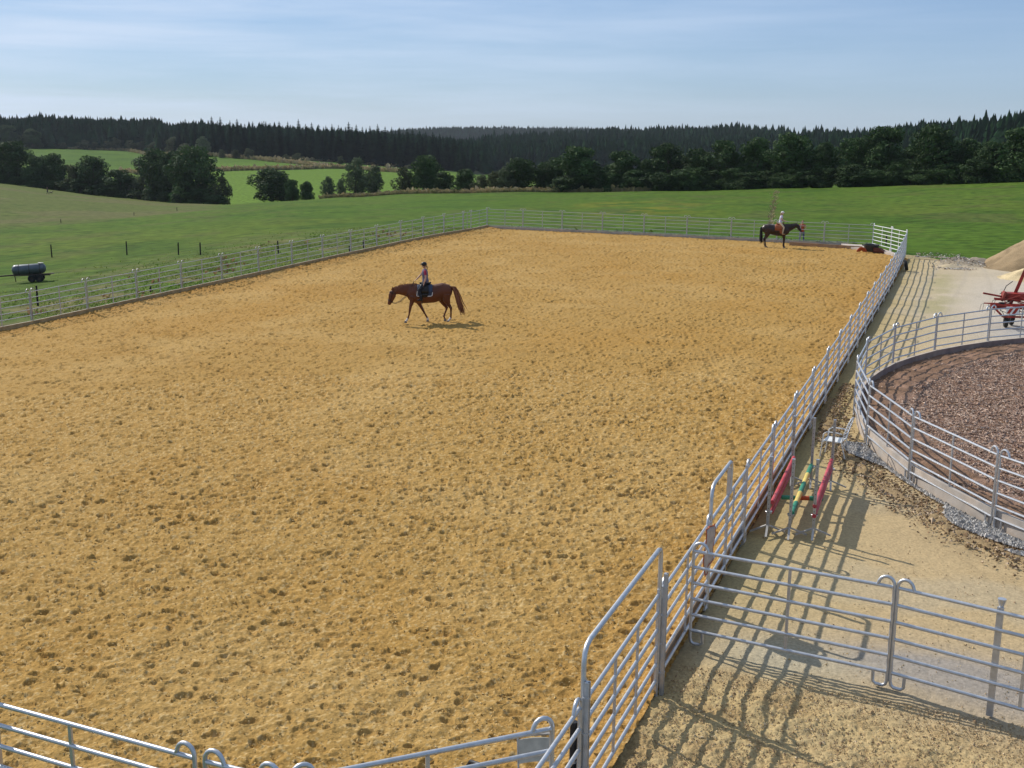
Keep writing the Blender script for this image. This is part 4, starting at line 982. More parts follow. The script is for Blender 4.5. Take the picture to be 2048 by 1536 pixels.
# ------------------------------------------------------------------ show jump: six standards, planks and poles
cols3 = [('left', .33), ('middle', .78), ('right', 1.24)]
def standard(x, y, label, cup, nfeet=4, rz=0):
    t = thing('jump_standard', label, 'jump standard', (x, y, 0), rz, 'standards of the jump')
    MB().box((0, 0, .89), (.058, .058, 1.48)).build('pole', M['alu'], t)
    MB().box((0, 0, 1.635), (.062, .062, .012)).build('cap', M['galv'], t)
    hm = []
    for k in range(14): 
        z = .35+.092*k
        for s in (-1, 1): hm.append(((0, s*.0295, z), (.016, .003, .016)))
    mb = MB()
    for c, sz in hm: mb.box(c, sz)
    mb.box((.0, 0, .9), (.001, .001, 1.3)); mb.build('peg_holes', M['black'], t)
    for a in (math.pi/2+.12, -math.pi/2+.08, .35, math.pi+.30):
        MB().bar((0, 0, .17), (.36*math.cos(a), .36*math.sin(a), .02), .045, .03).build('foot', M['alu'], t)
    MB().lathe([(.0, -.02), (.06, -.02), (.075, .03), (.07, .035), (.055, -.005), (0, -.005)], 12, c=(0, .06 if rz == 0 else -.06, cup)).build('cup', M['galv'], t, True)
    return t
for nm, x in cols3:
    standard(x, 23.5+(.15 if nm == 'right' else 0), f'perforated jump standard, {nm} one of the near three holding the planks', .42)
    standard(x-.06, 27.25, f'perforated jump standard, {nm} one of the far three in front of the garden chair', .42, rz=math.pi)
def plank(x, za, zb, label, m):
    t = thing('jump_plank', label, 'plank', (x, 0, 0)); L = (23.62, 27.1)
    for dz, nm in ((.21, 'upper_board'), (0, 'lower_board')):
        mb = MB(); mb.tube([(0, L[0], za+dz), (-.03, (L[0]+L[1])/2, (za+zb)/2+dz-.01), (-.06, L[1], zb+dz)], [(.055, .105)]*3 if False else [.045, .045, .045], 12); mb.build(nm, m, t, True)
    mb = MB(); mb.bar((0, L[0]+.05, za+.105), (-.06, L[1]-.05, zb+.105), .02, .16); mb.build('web', m, t)
    return t
plank(.38, .42, .46, 'red double plank on the left of the jump, next to the fence', M['redpole'])
plank(1.24, .44, .50, 'red double plank on the right of the jump', M['redpole'])
t = thing('jump_pole', 'green and yellow banded pole between the two red planks', 'jump pole', (.80, 23.55, 0)); a = Vector((0, 0, .46)); b = Vector((-.08, 3.6, .50))
for k in range(5): MB().tube([a.lerp(b, k/5), a.lerp(b, (k+1)/5)], .055, 14).build('band', M['green' if k % 2 == 0 else 'yellow'], t, True)
t = thing('jump_pole', 'short green and orange pole lying across the banded pole', 'jump pole', (.5, 24.9, .37)); a = Vector((-.1, -.1, .02)); b = Vector((.75, .15, .02))
for k in range(3): MB().tube([a.lerp(b, k/3), a.lerp(b, (k+1)/3)], .05, 12).build('band', M['green' if k % 2 == 0 else 'orange'], t, True)
# white garden armchair
t = thing('garden_chair', 'white tubular garden armchair beyond the jump', 'chair', (.95, 30.1, .0), math.radians(172)); m = M['whitemetal_and_glint']
for s in (-1, 1):
    MB().tube([(.30, s*.26, 0), (.27, s*.27, .30), (.24, s*.27, .62), (.16, s*.27, .68), (-.12, s*.27, .68), (-.22, s*.27, .66)], .016, 8).build('front_leg', m, t, True)
    MB().tube([(-.34, s*.25, 0), (-.22, s*.25, .42), (-.27, s*.25, .66), (-.36, s*.24, .95), (-.39, s*.20, 1.02), (-.39, s*.10, 1.05), (-.39, 0, 1.05)], .016, 8).build('rear_leg', m, t, True)
mb = MB().box((.02, 0, .435), (.46, .50, .018))
mb.build('seat', M['white'], t)
for k in range(6): MB().tube([(-.23-.025*k, -.24, .50+.085*k), (-.25-.025*k, 0, .495+.085*k), (-.23-.025*k, .24, .50+.085*k)], .010, 6).build('back_slat', m, t, True)
MB().bar((.25, -.26, .40), (.25, .26, .40), .03).build('crossbar', m, t)

# folding chairs by the near gate
def folding(label, loc, rz, m, fm):
    t = thing('folding_chair', label, 'chair', loc, rz)
    for s in (-1, 1):
        MB().tube([(.24, s*.21, 0), (-.02, s*.21, .46), (-.20, s*.20, .90)], .012, 8).build('leg', fm, t, True)
        MB().tube([(-.26, s*.18, 0), (.0, s*.18, .36), (.12, s*.18, .44)], .012, 8).build('leg', fm, t, True)
    o = MB().box((.05, 0, .455), (.40, .40, .022)).build('seat', m, t); md = o.modifiers.new('b', 'BEVEL'); md.width = .01; md.segments = 2
    V = []; F = []
    for h in (0, 1):
        for i in range(7):
            y = -.20+.4*i/6; c = -.03*(1-(2*i/6-1)**2)
            for z, x in ((.60, -.075), (.86, -.18)): V.append((x+c+h*.012, y, z))
    for h in (0, 1):
        for i in range(6): b = h*14+i*2; F.append((b, b+1, b+3, b+2) if h else (b, b+2, b+3, b+1))
    for i in range(6): F += [(i*2, i*2+14, i*2+16, i*2+2), (i*2+1, i*2+3, i*2+17, i*2+15)]
    F += [(0, 1, 15, 14), (12, 26, 27, 13)]
    MB().add(V, F).build('backrest', m, t, True)
    MB().bar((-.20, -.20, .90), (-.20, .20, .90), .022).build('top_bar', fm, t)
    return t
folding('pale grey folding chair on the sand behind the open gate leaf', (-.60, 12.12, .02), math.radians(-60), mat('greyish_plastic', (.42, .40, .34), .55, 0, .2, 6), M['alu'])
t = thing('rubber_chair', 'black chair with curved tube back, cut by the bottom edge of the picture', 'chair', (-1.02, 11.58, .02), math.radians(65))
MB().tube([(-.02, -.24, .0), (-.05, -.24, .45), (-.10, -.23, .74), (-.12, -.16, .83), (-.12, 0, .86), (-.12, .16, .83), (-.10, .23, .74), (-.05, .24, .45), (-.02, .24, 0)], .026, 10).build('back_frame', M['black'], t, True)
for k in range(5): MB().tube([(-.04, -.14+.07*k, .46), (-.115, -.14+.07*k, .84)], .010, 6).build('back_slat', M['black'], t, True)
o = MB().box((.18, 0, .44), (.44, .46, .03)).build('seat', M['black'], t); md = o.modifiers.new('b', 'BEVEL'); md.width = .012
for s in (-1, 1): MB().tube([(.38, s*.2, .43), (.42, s*.21, 0)], .014, 8).build('leg', M['black'], t, True)

# ------------------------------------------------------------------ water tanker on the meadow
q = hit(63, 564, 50); t = thing('tanker_trailer', 'old grey water tanker trailer parked on the meadow at the left', 'trailer', (q[0], q[1], q[2]+.02), YAW+.25)
TR = Matrix.Rotation(-.075, 4, 'Y')
o = MB().lathe([(0, -1.14), (.16, -1.12), (.28, -1.05), (.345, -.94), (.36, -.86), (.36, .86), (.345, .94), (.28, 1.05), (.16, 1.12), (0, 1.14)], 28, axis='x', c=(-.05, 0, .90)).build('tank', M['tank'], t, True, 60); o.rotation_euler = (0, -.06, 0)
for xx in (-.7, 0, .7): MB().lathe([(.363, -.02), (.372, -.02), (.372, .02), (.363, .02)], 28, axis='x', c=(xx, 0, .90)).build('band', M['rust'], o, True)
MB().lathe([(0, 0), (.16, 0), (.16, .08), (.19, .08), (.19, .10), (0, .12)], 16, c=(.70, 0, 1.24)).build('hatch', M['alu'], t, True)
mb = MB()
MB().box((.05, .22, .50), (2.5, .07, .10)).build('frame_rail', M['rust'], t); MB().box((.05, -.22, .50), (2.5, .07, .10)).build('frame_rail', M['rust'], t)
MB().bar((-1.15, 0, .49), (-2.05, 0, .42), .09).build('drawbar', M['rust'], t)
MB().tube([(-1.08, .0, .48), (-1.02, 0, .0)], .03, 8).build('jack_leg', M['rust'], t, True)
for xx in (.10, .60):
    for s in (-1, 1):
        w_ = MB().lathe([(.12, -.08), (.24, -.09), (.27, -.06), (.275, 0), (.27, .06), (.24, .09), (.12, .08)], 22, axis='y', c=(xx, s*.42, .275)).build('wheel', M['rubber'], t, True)
        MB().lathe([(0, -.05), (.12, -.06), (.12, .06), (0, .05)], 14, axis='y', c=(xx, s*.42, .275)).build('rim', M['rust'], w_, True)
MB().bar((.10, -.42, .275), (.10, .42, .275), .06).build('axle', M['rust'], t); MB().bar((.60, -.42, .275), (.60, .42, .275), .06).build('axle', M['rust'], t)
MB().box((1.42, 0, .56), (.25, .3, .05)).build('rear_step', M['rust'], t)
t.scale = (.92, .92, .92)

# ------------------------------------------------------------------ red hay tedder
q = (5.75, 54.4, 0); t = thing('hay_tedder', 'red folded hay tedder parked behind the round pen at the right edge', 'farm machine', q, .15)
R_ = M['red']
MB().bar((-1.0, 0, .85), (2.2, .1, .85), .16).build('main_beam', R_, t)
MB().bar((-.15, .5, .75), (.35, .4, 2.45), .11, .14).build('mast', R_, t); MB().bar((.75, .5, .85), (.38, .4, 2.0), .08).build('mast_brace', R_, t)
MB().box((.05, .35, 1.28), (1.1, .55, .30)).build('gearbox', R_, t); MB().lathe([(0, 0), (.14, 0), (.16, .1), (.12, .28), (0, .3)], 14, c=(.55, .2, 1.1)).build('hub', M['iron'], t, True)
MB().box((-.50, .1, 1.30), (.10, .45, .42), Matrix.Rotation(.3, 3, 'Y')).build('bracket', R_, t)
for i, (cx_, cy_, cz_) in enumerate([(-.55, -.05, .98), (-.15, .25, 1.12), (.9, -.1, 1.0)]):
    rot = MB().lathe([(0, -.05), (.13, -.05), (.15, 0), (.13, .06), (0, .08)], 14, c=(cx_, cy_, cz_)).build('rotor', M['iron'], t, True)
    for k in range(6):
        a = k*math.pi/3+i*.4; e = Vector((cx_+.72*math.cos(a), cy_+.55*math.sin(a), cz_+.06*math.sin(a*2)))
        arm = MB().tube([(cx_, cy_, cz_), e], [.035, .026], 8).build('tine_arm', R_, t, True)
        for s in (-1, 1): MB().tube([e, e+Vector((.06*math.cos(a)+s*.05, .05*math.sin(a), -.06)), e+Vector((.10*math.cos(a)+s*.06, .1*math.sin(a), -.40))], .008, 5).build('tine', M['iron'], arm, True)
for (a, b) in [((-1.05, -.45, 1.0), (-.55, -.60, .50)), ((-.55, -.60, .50), (1.6, -.50, .55)), ((-1.0, -.3, .95), (.3, -.45, 1.0)), ((-1.35, -.1, 1.42), (-.4, .1, 1.25)), ((-.9, -.2, 1.22), (.2, .0, 1.15))]:
    MB().bar(a, b, .075).build('frame_bar', R_, t)
rr = random.Random(5)
for k in range(16):
    a = Vector((rr.uniform(-.9, 1.4), rr.uniform(-.5, .5), rr.uniform(.6, 1.2))); b = a+Vector((rr.uniform(-.7, .7), rr.uniform(-.3, .3), rr.uniform(-.25, .25)))
    MB().tube([a, a.lerp(b, .5)+Vector((0, 0, rr.uniform(-.06, .06))), b], .022 if k % 3 else .014, 6).build('linkage_rod' if k % 3 else 'hydraulic_hose', R_ if k % 3 else M['iron'], t, True)
for k in range(10):
    x = rr.uniform(-.9, 1.5); y = rr.uniform(-.55, .4); z = rr.uniform(.75, 1.1)
    MB().tube([(x, y, z), (x+rr.uniform(-.08, .08), y, z-.25), (x+rr.uniform(-.12, .12), y, z-.48)], .009, 5).build('tine', M['iron'], t, True)
# red and white striped warning board
bd = MB().box((-.20, -.68, .80), (.52, .03, .30)).build('warning_board', M['white'], t)
for k in range(2):
    x0 = -.45+.22*k; MB().add([(x0, -.699, .655), (x0+.13, -.699, .655), (x0+.30, -.699, .945), (x0+.17, -.699, .945)], [(0, 1, 2, 3)]).build('stripe', M['red'], bd)
for (wx, wy) in ((-.35, -.25), (.0, .45), (1.2, -.2), (1.4, .5)):
    w_ = MB().lathe([(.09, -.07), (.20, -.08), (.23, -.04), (.23, .04), (.20, .08), (.09, .07)], 18, axis='x', c=(wx, wy, .23)).build('wheel', M['rubber'], t, True)
    MB().lathe([(0, -.04), (.09, -.05), (.09, .05), (0, .04)], 12, axis='x', c=(wx, wy, .23)).build('rim', M['iron'], w_, True)
    MB().bar((wx+.12, wy, .23), (wx+.12, wy, .85), .04).build('fork', M['iron'], t)
MB().tube([(-.1, .5, 1.9), (-.35, .45, 1.7), (-.45, .4, 1.45), (-.6, .35, 1.35)], .018, 6).build('hose', M['black'], t, True)

# ------------------------------------------------------------------ heaps
def heap(name, label, cx, cy, rx_, ry_, h, m, col, seed, rot=0):
    n, k = 90, 46; V = []; a = np.linspace(0, 2*np.pi, n, endpoint=False); r = np.linspace(0, 1.12, k)
    A, Rr = np.meshgrid(a, r); sh = 1+.14*(fbm(np.cos(A)*2+9, np.sin(A)*2+9, 1, 3, seed)-.5)*2
    X = Rr*np.cos(A)*rx_*sh; Y = Rr*np.sin(A)*ry_*sh; c, s = math.cos(rot), math.sin(rot); X, Y = cx+X*c-Y*s, cy+X*s+Y*c
    Z = h*np.clip(1-Rr, 0, 1)**.85*(1-.25*np.exp(-(Rr/.18)**2))+(fbm(X, Y, .8, 4, seed+1)-.5)*.28*np.clip(1.1-Rr, 0, 1)**.5+(fbm(X, Y, .2, 3, seed+2)-.5)*.07-.10*(Rr > 1.05)
    i = np.arange(k-1)[:, None]*n+np.arange(n)[None]; j = np.arange(k-1)[:, None]*n+(np.arange(n)[None]+1) % n
    F = np.stack([i, i+n, j+n, j], -1).reshape(-1, 4); C = np.ones(X.shape+(3,))*np.array(col)
    C = mixc(C, np.array(col)*.62, sstep(.5, .72, fbm(X, Y, .6, 4, seed+5))*.8)
    me = mesh_np(name, np.stack([X, Y, Z+.0], -1).reshape(-1, 3), F[:, ::-1], m, cols=C.reshape(-1, 3)); return tag(link(name, me), label, 'heap')
heap('earth_mound', 'large brown earth mound at the right edge below the meadow', 9.7, 79.8, 5.6, 3.6, 3.15, M['yard'], (.31, .225, .13), 201)
heap('sand_heap', 'small pale yellow sand heap in front of the earth mound', 9.1, 73.6, 3.6, 2.2, 1.35, M['yard'], (.58, .46, .27), 221)
pts = []
for _ in range(1100):
    c = random.choice([(3.2, 79.3, 1.3, .9), (4.5, 79.8, 1.2, .7), (2.9, 76.8, .9, .5)]); pts.append((random.gauss(c[0], c[2]*.6), random.gauss(c[1], c[3]*.7)))
for _ in range(500): pts.append((random.uniform(.3, 3.2), 83.3-.5*random.random()+random.uniform(0, 3)*(random.random() < .25)))
scatter('rubble', pts, lambda x, y: .03+.42*np.exp(-((x-3.2)/1.3)**2-((y-79.5)/1.0)**2), .04, M['chipflake'], 'pale and grey rubble dumped where the track meets the meadow', 'rubble', .7, [(.46, .42, .36), (.34, .27, .20), (.22, .15, .10), (.52, .49, .44)], sd=31)
# earth trampled under the back fence and a worn path
# ------------------------------------------------------------------ field posts
fp = [(104, 491, 515, 'black field post above the tanker trailer'), (254, 484, 510, 'black field post behind the second and third loops of the meadow fence'), (357, 486, 510, 'left one of two close black field posts in the meadow'), (401, 486, 510, 'right one of two close black field posts in the meadow'),
      (557, 482, 508, 'black field post seen through the middle of the meadow fence'), (76, 574, 612, 'black field post close behind the near end of the meadow fence'), (301, 573, 584, 'short dark stump seen through the lower rails of the meadow fence'), (727, 480, 496, 'small dark post behind the fence above the chestnut rider'), (699, 492, 508, 'small dark post leaning behind the meadow fence'),
      (122, 439, 446, 'tiny post on the pasture boundary at the left'), (268, 425, 431, 'second tiny post on the pasture boundary'), (354, 415, 422, 'third tiny post on the pasture boundary'), (1772, 470, 491, 'small black post behind the slanting corner panels')]
for i, (px, yt, yb, lab) in enumerate(fp):
    q = hit(px, yb, 50); r = math.hypot(q[0]-CX, q[1]); h = (yb-yt)/FOC*r
    t = thing('field_post', lab, 'post', (q[0], q[1], q[2]-.05))
    wd = .055 if h > .6 else .05
    MB().tube([(0, 0, 0), (random.gauss(0, .02), random.gauss(0, .02), h+.05)], [wd, wd*.85], 8).build('stake', M['post'], t, True)
    mb = MB(); mb.box((0, -wd, h*.85), (.05, .03, .05)); mb.build('insulator', M['black'], t)

# ------------------------------------------------------------------ trees
def card_mesh(name, P, Nn, size, m, sd, aspect=1.4):
    r2 = np.random.default_rng(sd); n = len(P)
    d = Nn+r2.normal(0, .55, (n, 3)); d /= np.linalg.norm(d, axis=1)[:, None]
    a = r2.normal(0, 1, (n, 3)); u = np.cross(d, a); u /= np.linalg.norm(u, axis=1)[:, None]+1e-9; v = np.cross(d, u)
    s = (size*np.exp(r2.normal(0, .3, n)))[:, None]
    V = np.stack([P-u*s*aspect, P-v*s*.6+d*s*.15, P+u*s*aspect, P+v*s*.6+d*s*.15], 1).reshape(-1, 3)
    F = np.arange(n*4).reshape(-1, 4); return mesh_np(name, V, F, m, smooth=False)
def crown_points(sd, n, H, W, lobes, low=.12, top=.5):
    """leaf clump positions: shells of many uneven lobes inside a crown of height H and half width W"""
    r2 = np.random.default_rng(sd); P = []; Nn = []; L = []
    for k in range(lobes*2):
        zz = low+.06+(.90-low)*((k+.5)/(lobes*2)+r2.normal(0, .04)); zz = min(max(zz, .05), .94); wmax = math.sin(math.pi*min(1, max(0, (zz-low+.10)/(1.10-low))))**.62
        a = r2.uniform(0, 6.28); rr = W*wmax*r2.uniform(.25, .78); rad = W*r2.uniform(.26, .46)*(1.12-.45*zz)
        L.append((rr*math.cos(a), rr*math.sin(a), zz*H, rad))
    L.append((0, 0, H*.5, W*.55)); L.append((W*.1, 0, H*.86-.1, W*.30))
    w = np.array([l[3]**2 for l in L]); w /= w.sum(); ks = r2.choice(len(L), n, p=w)
    L = np.array(L)[ks]; d = r2.normal(0, 1, (n, 3)); d /= np.linalg.norm(d, axis=1)[:, None]
    rad = L[:, 3]*(r2.uniform(.78, 1.06, n)); P = L[:, :3]+d*rad[:, None]*np.array([1, 1, .82])
    ok = (P[:, 2] > H*low*.6) & (P[:, 2] < H*1.03); return P[ok], d[ok]
TREE = {}
def tree_proto(kind, var):
    key = (kind, var)
    if key in TREE: return TREE[key]
    if kind == 'broad': P, Nn = crown_points(100+var, 8200, 10, 5.0, 20, .03); cr = card_mesh('crown', P, Nn, .20, M['leaf'], var); tk = 3.5
    elif kind == 'willow': P, Nn = crown_points(200+var, 3600, 10, 4.4, 15, .08); cr = card_mesh('crown', P, Nn, .19, M['leaf2'], var, 1.8); tk = 3.
    elif kind == 'bush': P, Nn = crown_points(300+var, 2200, 10, 6, 13, .0); cr = card_mesh('crown', P, Nn, .34, M['olive'], var); tk = 2
    mb = MB(); r2 = random.Random(var); mb.tube([(0, 0, -.5), (.1, 0, 1.5), (.0, .1, 4), (.1, 0, 7)], [.32, .24, .17, .05], 8)
    for k in range(9):
        a = k*2.4; z = 1.3+k*.6; mb.tube([(0, 0, z), (1.4*math.cos(a), 1.4*math.sin(a), z+1.0), (3.0*math.cos(a), 3.0*math.sin(a), z+2.0)], [.11, .07, .02], 5)
    tr = mb.mesh('trunk', M['bark'], True); TREE[key] = (cr, tr); return TREE[key]
def numth(n):
    ones = ORD[:20]; 
    if n < 20: return ones[n]
    tens = {2: 'twent', 3: 'thirt', 4: 'fort', 5: 'fift', 6: 'sixt', 7: 'sevent', 8: 'eight', 9: 'ninet'}[n//10]
    return tens+'ieth' if n % 10 == 0 else tens+'y-'+ORD[n % 10]
def plant(kind, name, px, ytop, wpx, r, label, group, var, ybase=None, cat='tree'):
    x, y = at_r(px, r); z = terr1(x, y); d = ray(px, ytop); zt = CH+r*d[2]/math.hypot(d[0], d[1]); h = max(zt-z, 1.0)*1.0; w = wpx/FOC*r/2
    cr, tr = tree_proto(kind, var); W0 = {'broad': 5.0, 'willow': 4.4, 'bush': 6.0}[kind]
    t = thing(name, label, cat, (x, y, z), random.uniform(0, 6.28), group); sc = (w/W0*1.22, w/W0*1.22, h/9.6)
    for nm, me in (('crown', cr), ('trunk', tr)): o = link(nm, me, t); o.scale = sc
    return t
rowR = [(850, 316, 62, 'broad'), (888, 347, 42, 'broad'), (930, 341, 50, 'broad'), (1040, 320, 72, 'broad'), (1086, 327, 44, 'broad'), (1112, 320, 48, 'broad'), (1158, 299, 98, 'broad'), (1240, 307, 80, 'broad'), (1287, 322, 46, 'broad'), (1332, 292, 88, 'broad'), (1392, 303, 66, 'broad'), (1450, 288, 84, 'broad'), (1512, 282, 76, 'broad'), (1578, 273, 92, 'broad'), (1640, 290, 66, 'broad'), (1700, 283, 76, 'broad'), (1762, 261, 92, 'broad'), (1818, 298, 60, 'broad'), (1862, 257, 94, 'broad'), (1925, 282, 76, 'broad'), (1982, 288, 66, 'broad'), (2030, 261, 96, 'broad'), (2100, 262, 90, 'broad')]
for i, (px, yt, wp, kd) in enumerate(rowR):
    plant(kd, 'broadleaf_tree', px, yt, wp, rB(px)+4+random.uniform(0, 6), f'dark broadleaf tree, {numth(i+1)} from the left in the row beyond the far meadow', 'broadleaf trees beyond the far meadow', i % 5)
n = 0
for px in range(1130, 2120, 33):
    n += 1; plant('broad', 'hedge_shrub', px+random.uniform(-6, 6), yB(px)-random.uniform(28, 46), random.uniform(50, 66), rB(px)+random.uniform(1, 4), f'low dark shrub, {numth(n)} from the left under the row of trees', 'shrubs under the row of trees', random.randrange(5), cat='shrub')
rowL = [(-25, 292, 84, 'broad'), (28, 288, 80, 'broad'), (75, 318, 48, 'broad'), (108, 312, 60, 'broad'), (150, 333, 36, 'bush'), (190, 317, 62, 'broad'), (243, 343, 66, 'broad'), (285, 322, 56, 'willow'), (322, 304, 80, 'broad'), (352, 308, 64, 'broad'), (393, 300, 98, 'broad'), (444, 357, 36, 'bush')]
for i, (px, yt, wp, kd) in enumerate(rowL):
    plant(kd, 'broadleaf_tree', px, yt, wp, rB(px)+5+random.uniform(0, 6), f'broadleaf tree, {numth(i+1)} from the left in the hedgerow above the left pasture', 'hedgerow trees above the left pasture', i % 5)
n = 0
for px in range(-20, 440, 30):
    n += 1; plant('broad', 'hedge_shrub', px, yB(px)-random.uniform(16, 30), 46, rB(px)+3, f'low dark shrub, {numth(n)} from the left under the left hedgerow', 'shrubs under the left hedgerow', random.randrange(5), cat='shrub')
mid = [(545, 342, 84, 'broad', 'round dark tree standing alone right of the hedgerow'), (585, 362, 30, 'broad', 'small dark tree touching the lone round tree'), (614, 365, 30, 'broad', 'small conical dark tree between the round tree and the willows'), (657, 356, 28, 'willow', 'small round pale shrub left of the tall willow'), (683, 360, 20, 'willow', 'slim pale shrub beside the tall willow'),
       (712, 321, 48, 'willow', 'tall grey green willow in the middle distance'), (748, 334, 42, 'willow', 'grey green willow right of the tall one'), (808, 338, 40, 'bush', 'brownish shrub left of the big dark tree by the meadow edge'), (962, 352, 36, 'bush', 'thin brownish shrub right of the big dark trees'), (992, 345, 36, 'bush', 'loose olive shrub before the spruce valley'), (1010, 336, 34, 'willow', 'slender pale shrub left of the long tree row')]
for i, (px, yt, wp, kd, lab) in enumerate(mid): plant(kd, 'field_tree', px, yt, wp, rB(px)+5, lab, None, i % 5)
farb = [(27, 253, 40, 'broad', 'round tree before the wood at the far left'), (73, 260, 38, 'broad', 'second round tree before the wood at the far left'), (410, 275, 27, 'willow', 'grey domed tree before the tall spruces')]
for i, (px, yt, wp, kd, lab) in enumerate(farb): plant(kd, 'field_tree', px, yt, wp, rD(px)-8, lab, None, i+1)
bs = [(133, 286, 16), (175, 281, 26), (196, 285, 20), (223, 283, 24), (240, 277, 22), (268, 282, 24), (290, 284, 24), (318, 285, 28), (350, 276, 32), (378, 288, 30), (447, 300, 14), (475, 300, 18), (502, 298, 22), (575, 309, 14), (598, 307, 22), (683, 313, 14), (820, 330, 14), (778, 327, 12)]
for i, (px, yt, wp) in enumerate(bs): plant('bush', 'scrub_bush', px, yt, wp, rD(px)-10 if px < 420 else rD(px)-30, f'small olive bush, {numth(i+1)} from the left before the spruce wood', 'bushes before the spruce wood', i % 4, cat='bush')

# spruces: three prototypes shared by the individual trees
def spruce_mesh(sd):
    r2 = random.Random(sd); V = []; F = []; H = 24.; nw = 26
    for k in range(nw):
        f = k/(nw-1); z = 1.8+f*(H-2.4); R = (1-f)**.62*3.3+.30; nb = 10 if f < .7 else 8; ph = r2.random()*6.28
        for j in range(nb):
            a = ph+j*2*math.pi/nb+r2.gauss(0, .12); L = R*r2.uniform(.68, 1.18); dr = L*r2.uniform(.22, .45); w = .32*L+.18
            b = len(V); ca, sa = math.cos(a), math.sin(a)
            V += [(0, 0, z+.5), (L*.55*ca-w*sa, L*.55*sa+w*ca, z-dr*.6), (L*ca, L*sa, z-dr), (L*.55*ca+w*sa, L*.55*sa-w*ca, z-dr*.6), (L*.5*ca, L*.5*sa, z+.12-dr*.35)]
            F += [(b, b+1, b+4), (b+1, b+2, b+4), (b+2, b+3, b+4), (b+3, b, b+4)]
    b = len(V); V += [(.12, 0, H-1.2), (-.1, .1, H-1.2), (-.1, -.1, H-1.2), (0, 0, H+.6)]; F += [(b, b+1, b+3), (b+1, b+2, b+3), (b+2, b, b+3)]
    return np.array(V), np.array(F)
SP = []
for i in range(4):
    V, F = spruce_mesh(i+1); SP.append(mesh_np('crown', V, F, M['spruce'], smooth=False))
STR = MB().tube([(0, 0, -1), (0, 0, 4), (0, 0, 22)], [.30, .24, .04], 6).mesh('trunk', M['bark'], True)
def spruce(px, r, ytop, label, group):
    x, y = at_r(px, r); z = terr1(x, y); d = ray(px, ytop); zt = CH+r*d[2]/math.hypot(d[0], d[1]); h = max(10, zt-z); s = h/24.6
    t = thing('spruce', label, 'spruce', (x, y, z), random.uniform(0, 6.28), group); w = s*random.uniform(1.15, 1.75)
    for nm, me in (('crown', random.choice(SP)), ('trunk', STR)): o = link(nm, me, t); o.scale = (w, w, s)
skyL = [(338, 258), (352, 255), (363, 250), (378, 236), (395, 238), (412, 247), (430, 231), (447, 232), (466, 239), (480, 236), (495, 246), (511, 241), (524, 248), (533, 240), (545, 244), (563, 241), (580, 241), (601, 236), (615, 246), (627, 243), (641, 247), (655, 249), (667, 246), (680, 248), (700, 242), (715, 247), (727, 252), (742, 250), (757, 246), (772, 251), (785, 252), (800, 253), (815, 255), (826, 253), (840, 259), (852, 261), (866, 262), (880, 266), (894, 269), (908, 273), (922, 277), (934, 284), (945, 292)]
LBS = 'dark spruce in the tall stand left of the valley gap'
for px, yt in skyL:
    spruce(px, rD(px)+32+random.uniform(-8, 14), yt, LBS, 'spruces of the tall stand left of the gap')
for px in range(330, 950, 9):
    k = px+random.uniform(-4, 4); yt = np.interp(k, [a for a, _ in skyL], [b for _, b in skyL])+random.uniform(6, 34)
    spruce(k, rD(k)+random.uniform(2, 26), yt, LBS, 'spruces of the tall stand left of the gap')
LBR = 'dark spruce on the rising skyline above the right tree row'
skyR = [(-1, 0)]
for px in np.arange(1640, 2120, 11.5):
    k = px+random.uniform(-3, 3); spruce(k, rE(k)-random.uniform(0, 25), li(k, TOPS)+random.uniform(-9, 7), LBR, 'spruces of the right skyline')
    k = px+random.uniform(-5, 5); spruce(k, rE(k)-random.uniform(40, 90), li(k, TOPS)+random.uniform(8, 30), LBR, 'spruces of the right skyline')
# the woods behind as masses
def tiny_spruce(n, sd):
    r2 = np.random.default_rng(sd); T = []; ang = np.arange(7)/7*2*np.pi; Vs = []; Fs = []
    tiers = [(.05, .34, .17), (.24, .55, .145), (.42, .72, .115), (.60, .86, .08), (.76, 1.0, .05)]; b = 0
    for z0, z1, R in tiers:
        Vs += [(R*math.cos(a)*(1 if i % 2 else .62), R*math.sin(a)*(1 if i % 2 else .62), z0+(0 if i % 2 else .03)) for i, a in enumerate(ang)]+[(0, 0, z1)]
        Fs += [(b+i, b+(i+1) % 7, b+7) for i in range(7)]; b += 8
    return np.array(Vs), np.array(Fs)
def wood(name, label, pts, hs, sd):
    V0, F0 = tiny_spruce(0, sd); r2 = np.random.default_rng(sd); n = len(pts); pts = np.array(pts); hs = np.array(hs)
    V = np.repeat(V0[None], n, 0)*(1+np.clip(r2.normal(0, .12, (n, len(V0), 3)), -.25, .25)*np.array([1, 1, .35])); a = r2.uniform(0, 6.28, n); w = hs*r2.uniform(.85, 1.15, n)*1.75
    x = (V[..., 0]*np.cos(a)[:, None]-V[..., 1]*np.sin(a)[:, None])*w[:, None]; y = (V[..., 0]*np.sin(a)[:, None]+V[..., 1]*np.cos(a)[:, None])*w[:, None]; z = V[..., 2]*hs[:, None]
    zz = terr(pts[:, 0], pts[:, 1]); V = np.stack([x+pts[:, 0, None], y+pts[:, 1, None], z+zz[:, None]-.3], -1)
    F = F0[None]+np.arange(n)[:, None, None]*len(V0)
    tag(link(name, mesh_np(name, V.reshape(-1, 3), F.reshape(-1, 3), M['wood_mass'], smooth=False)), label, 'forest', kind='stuff')
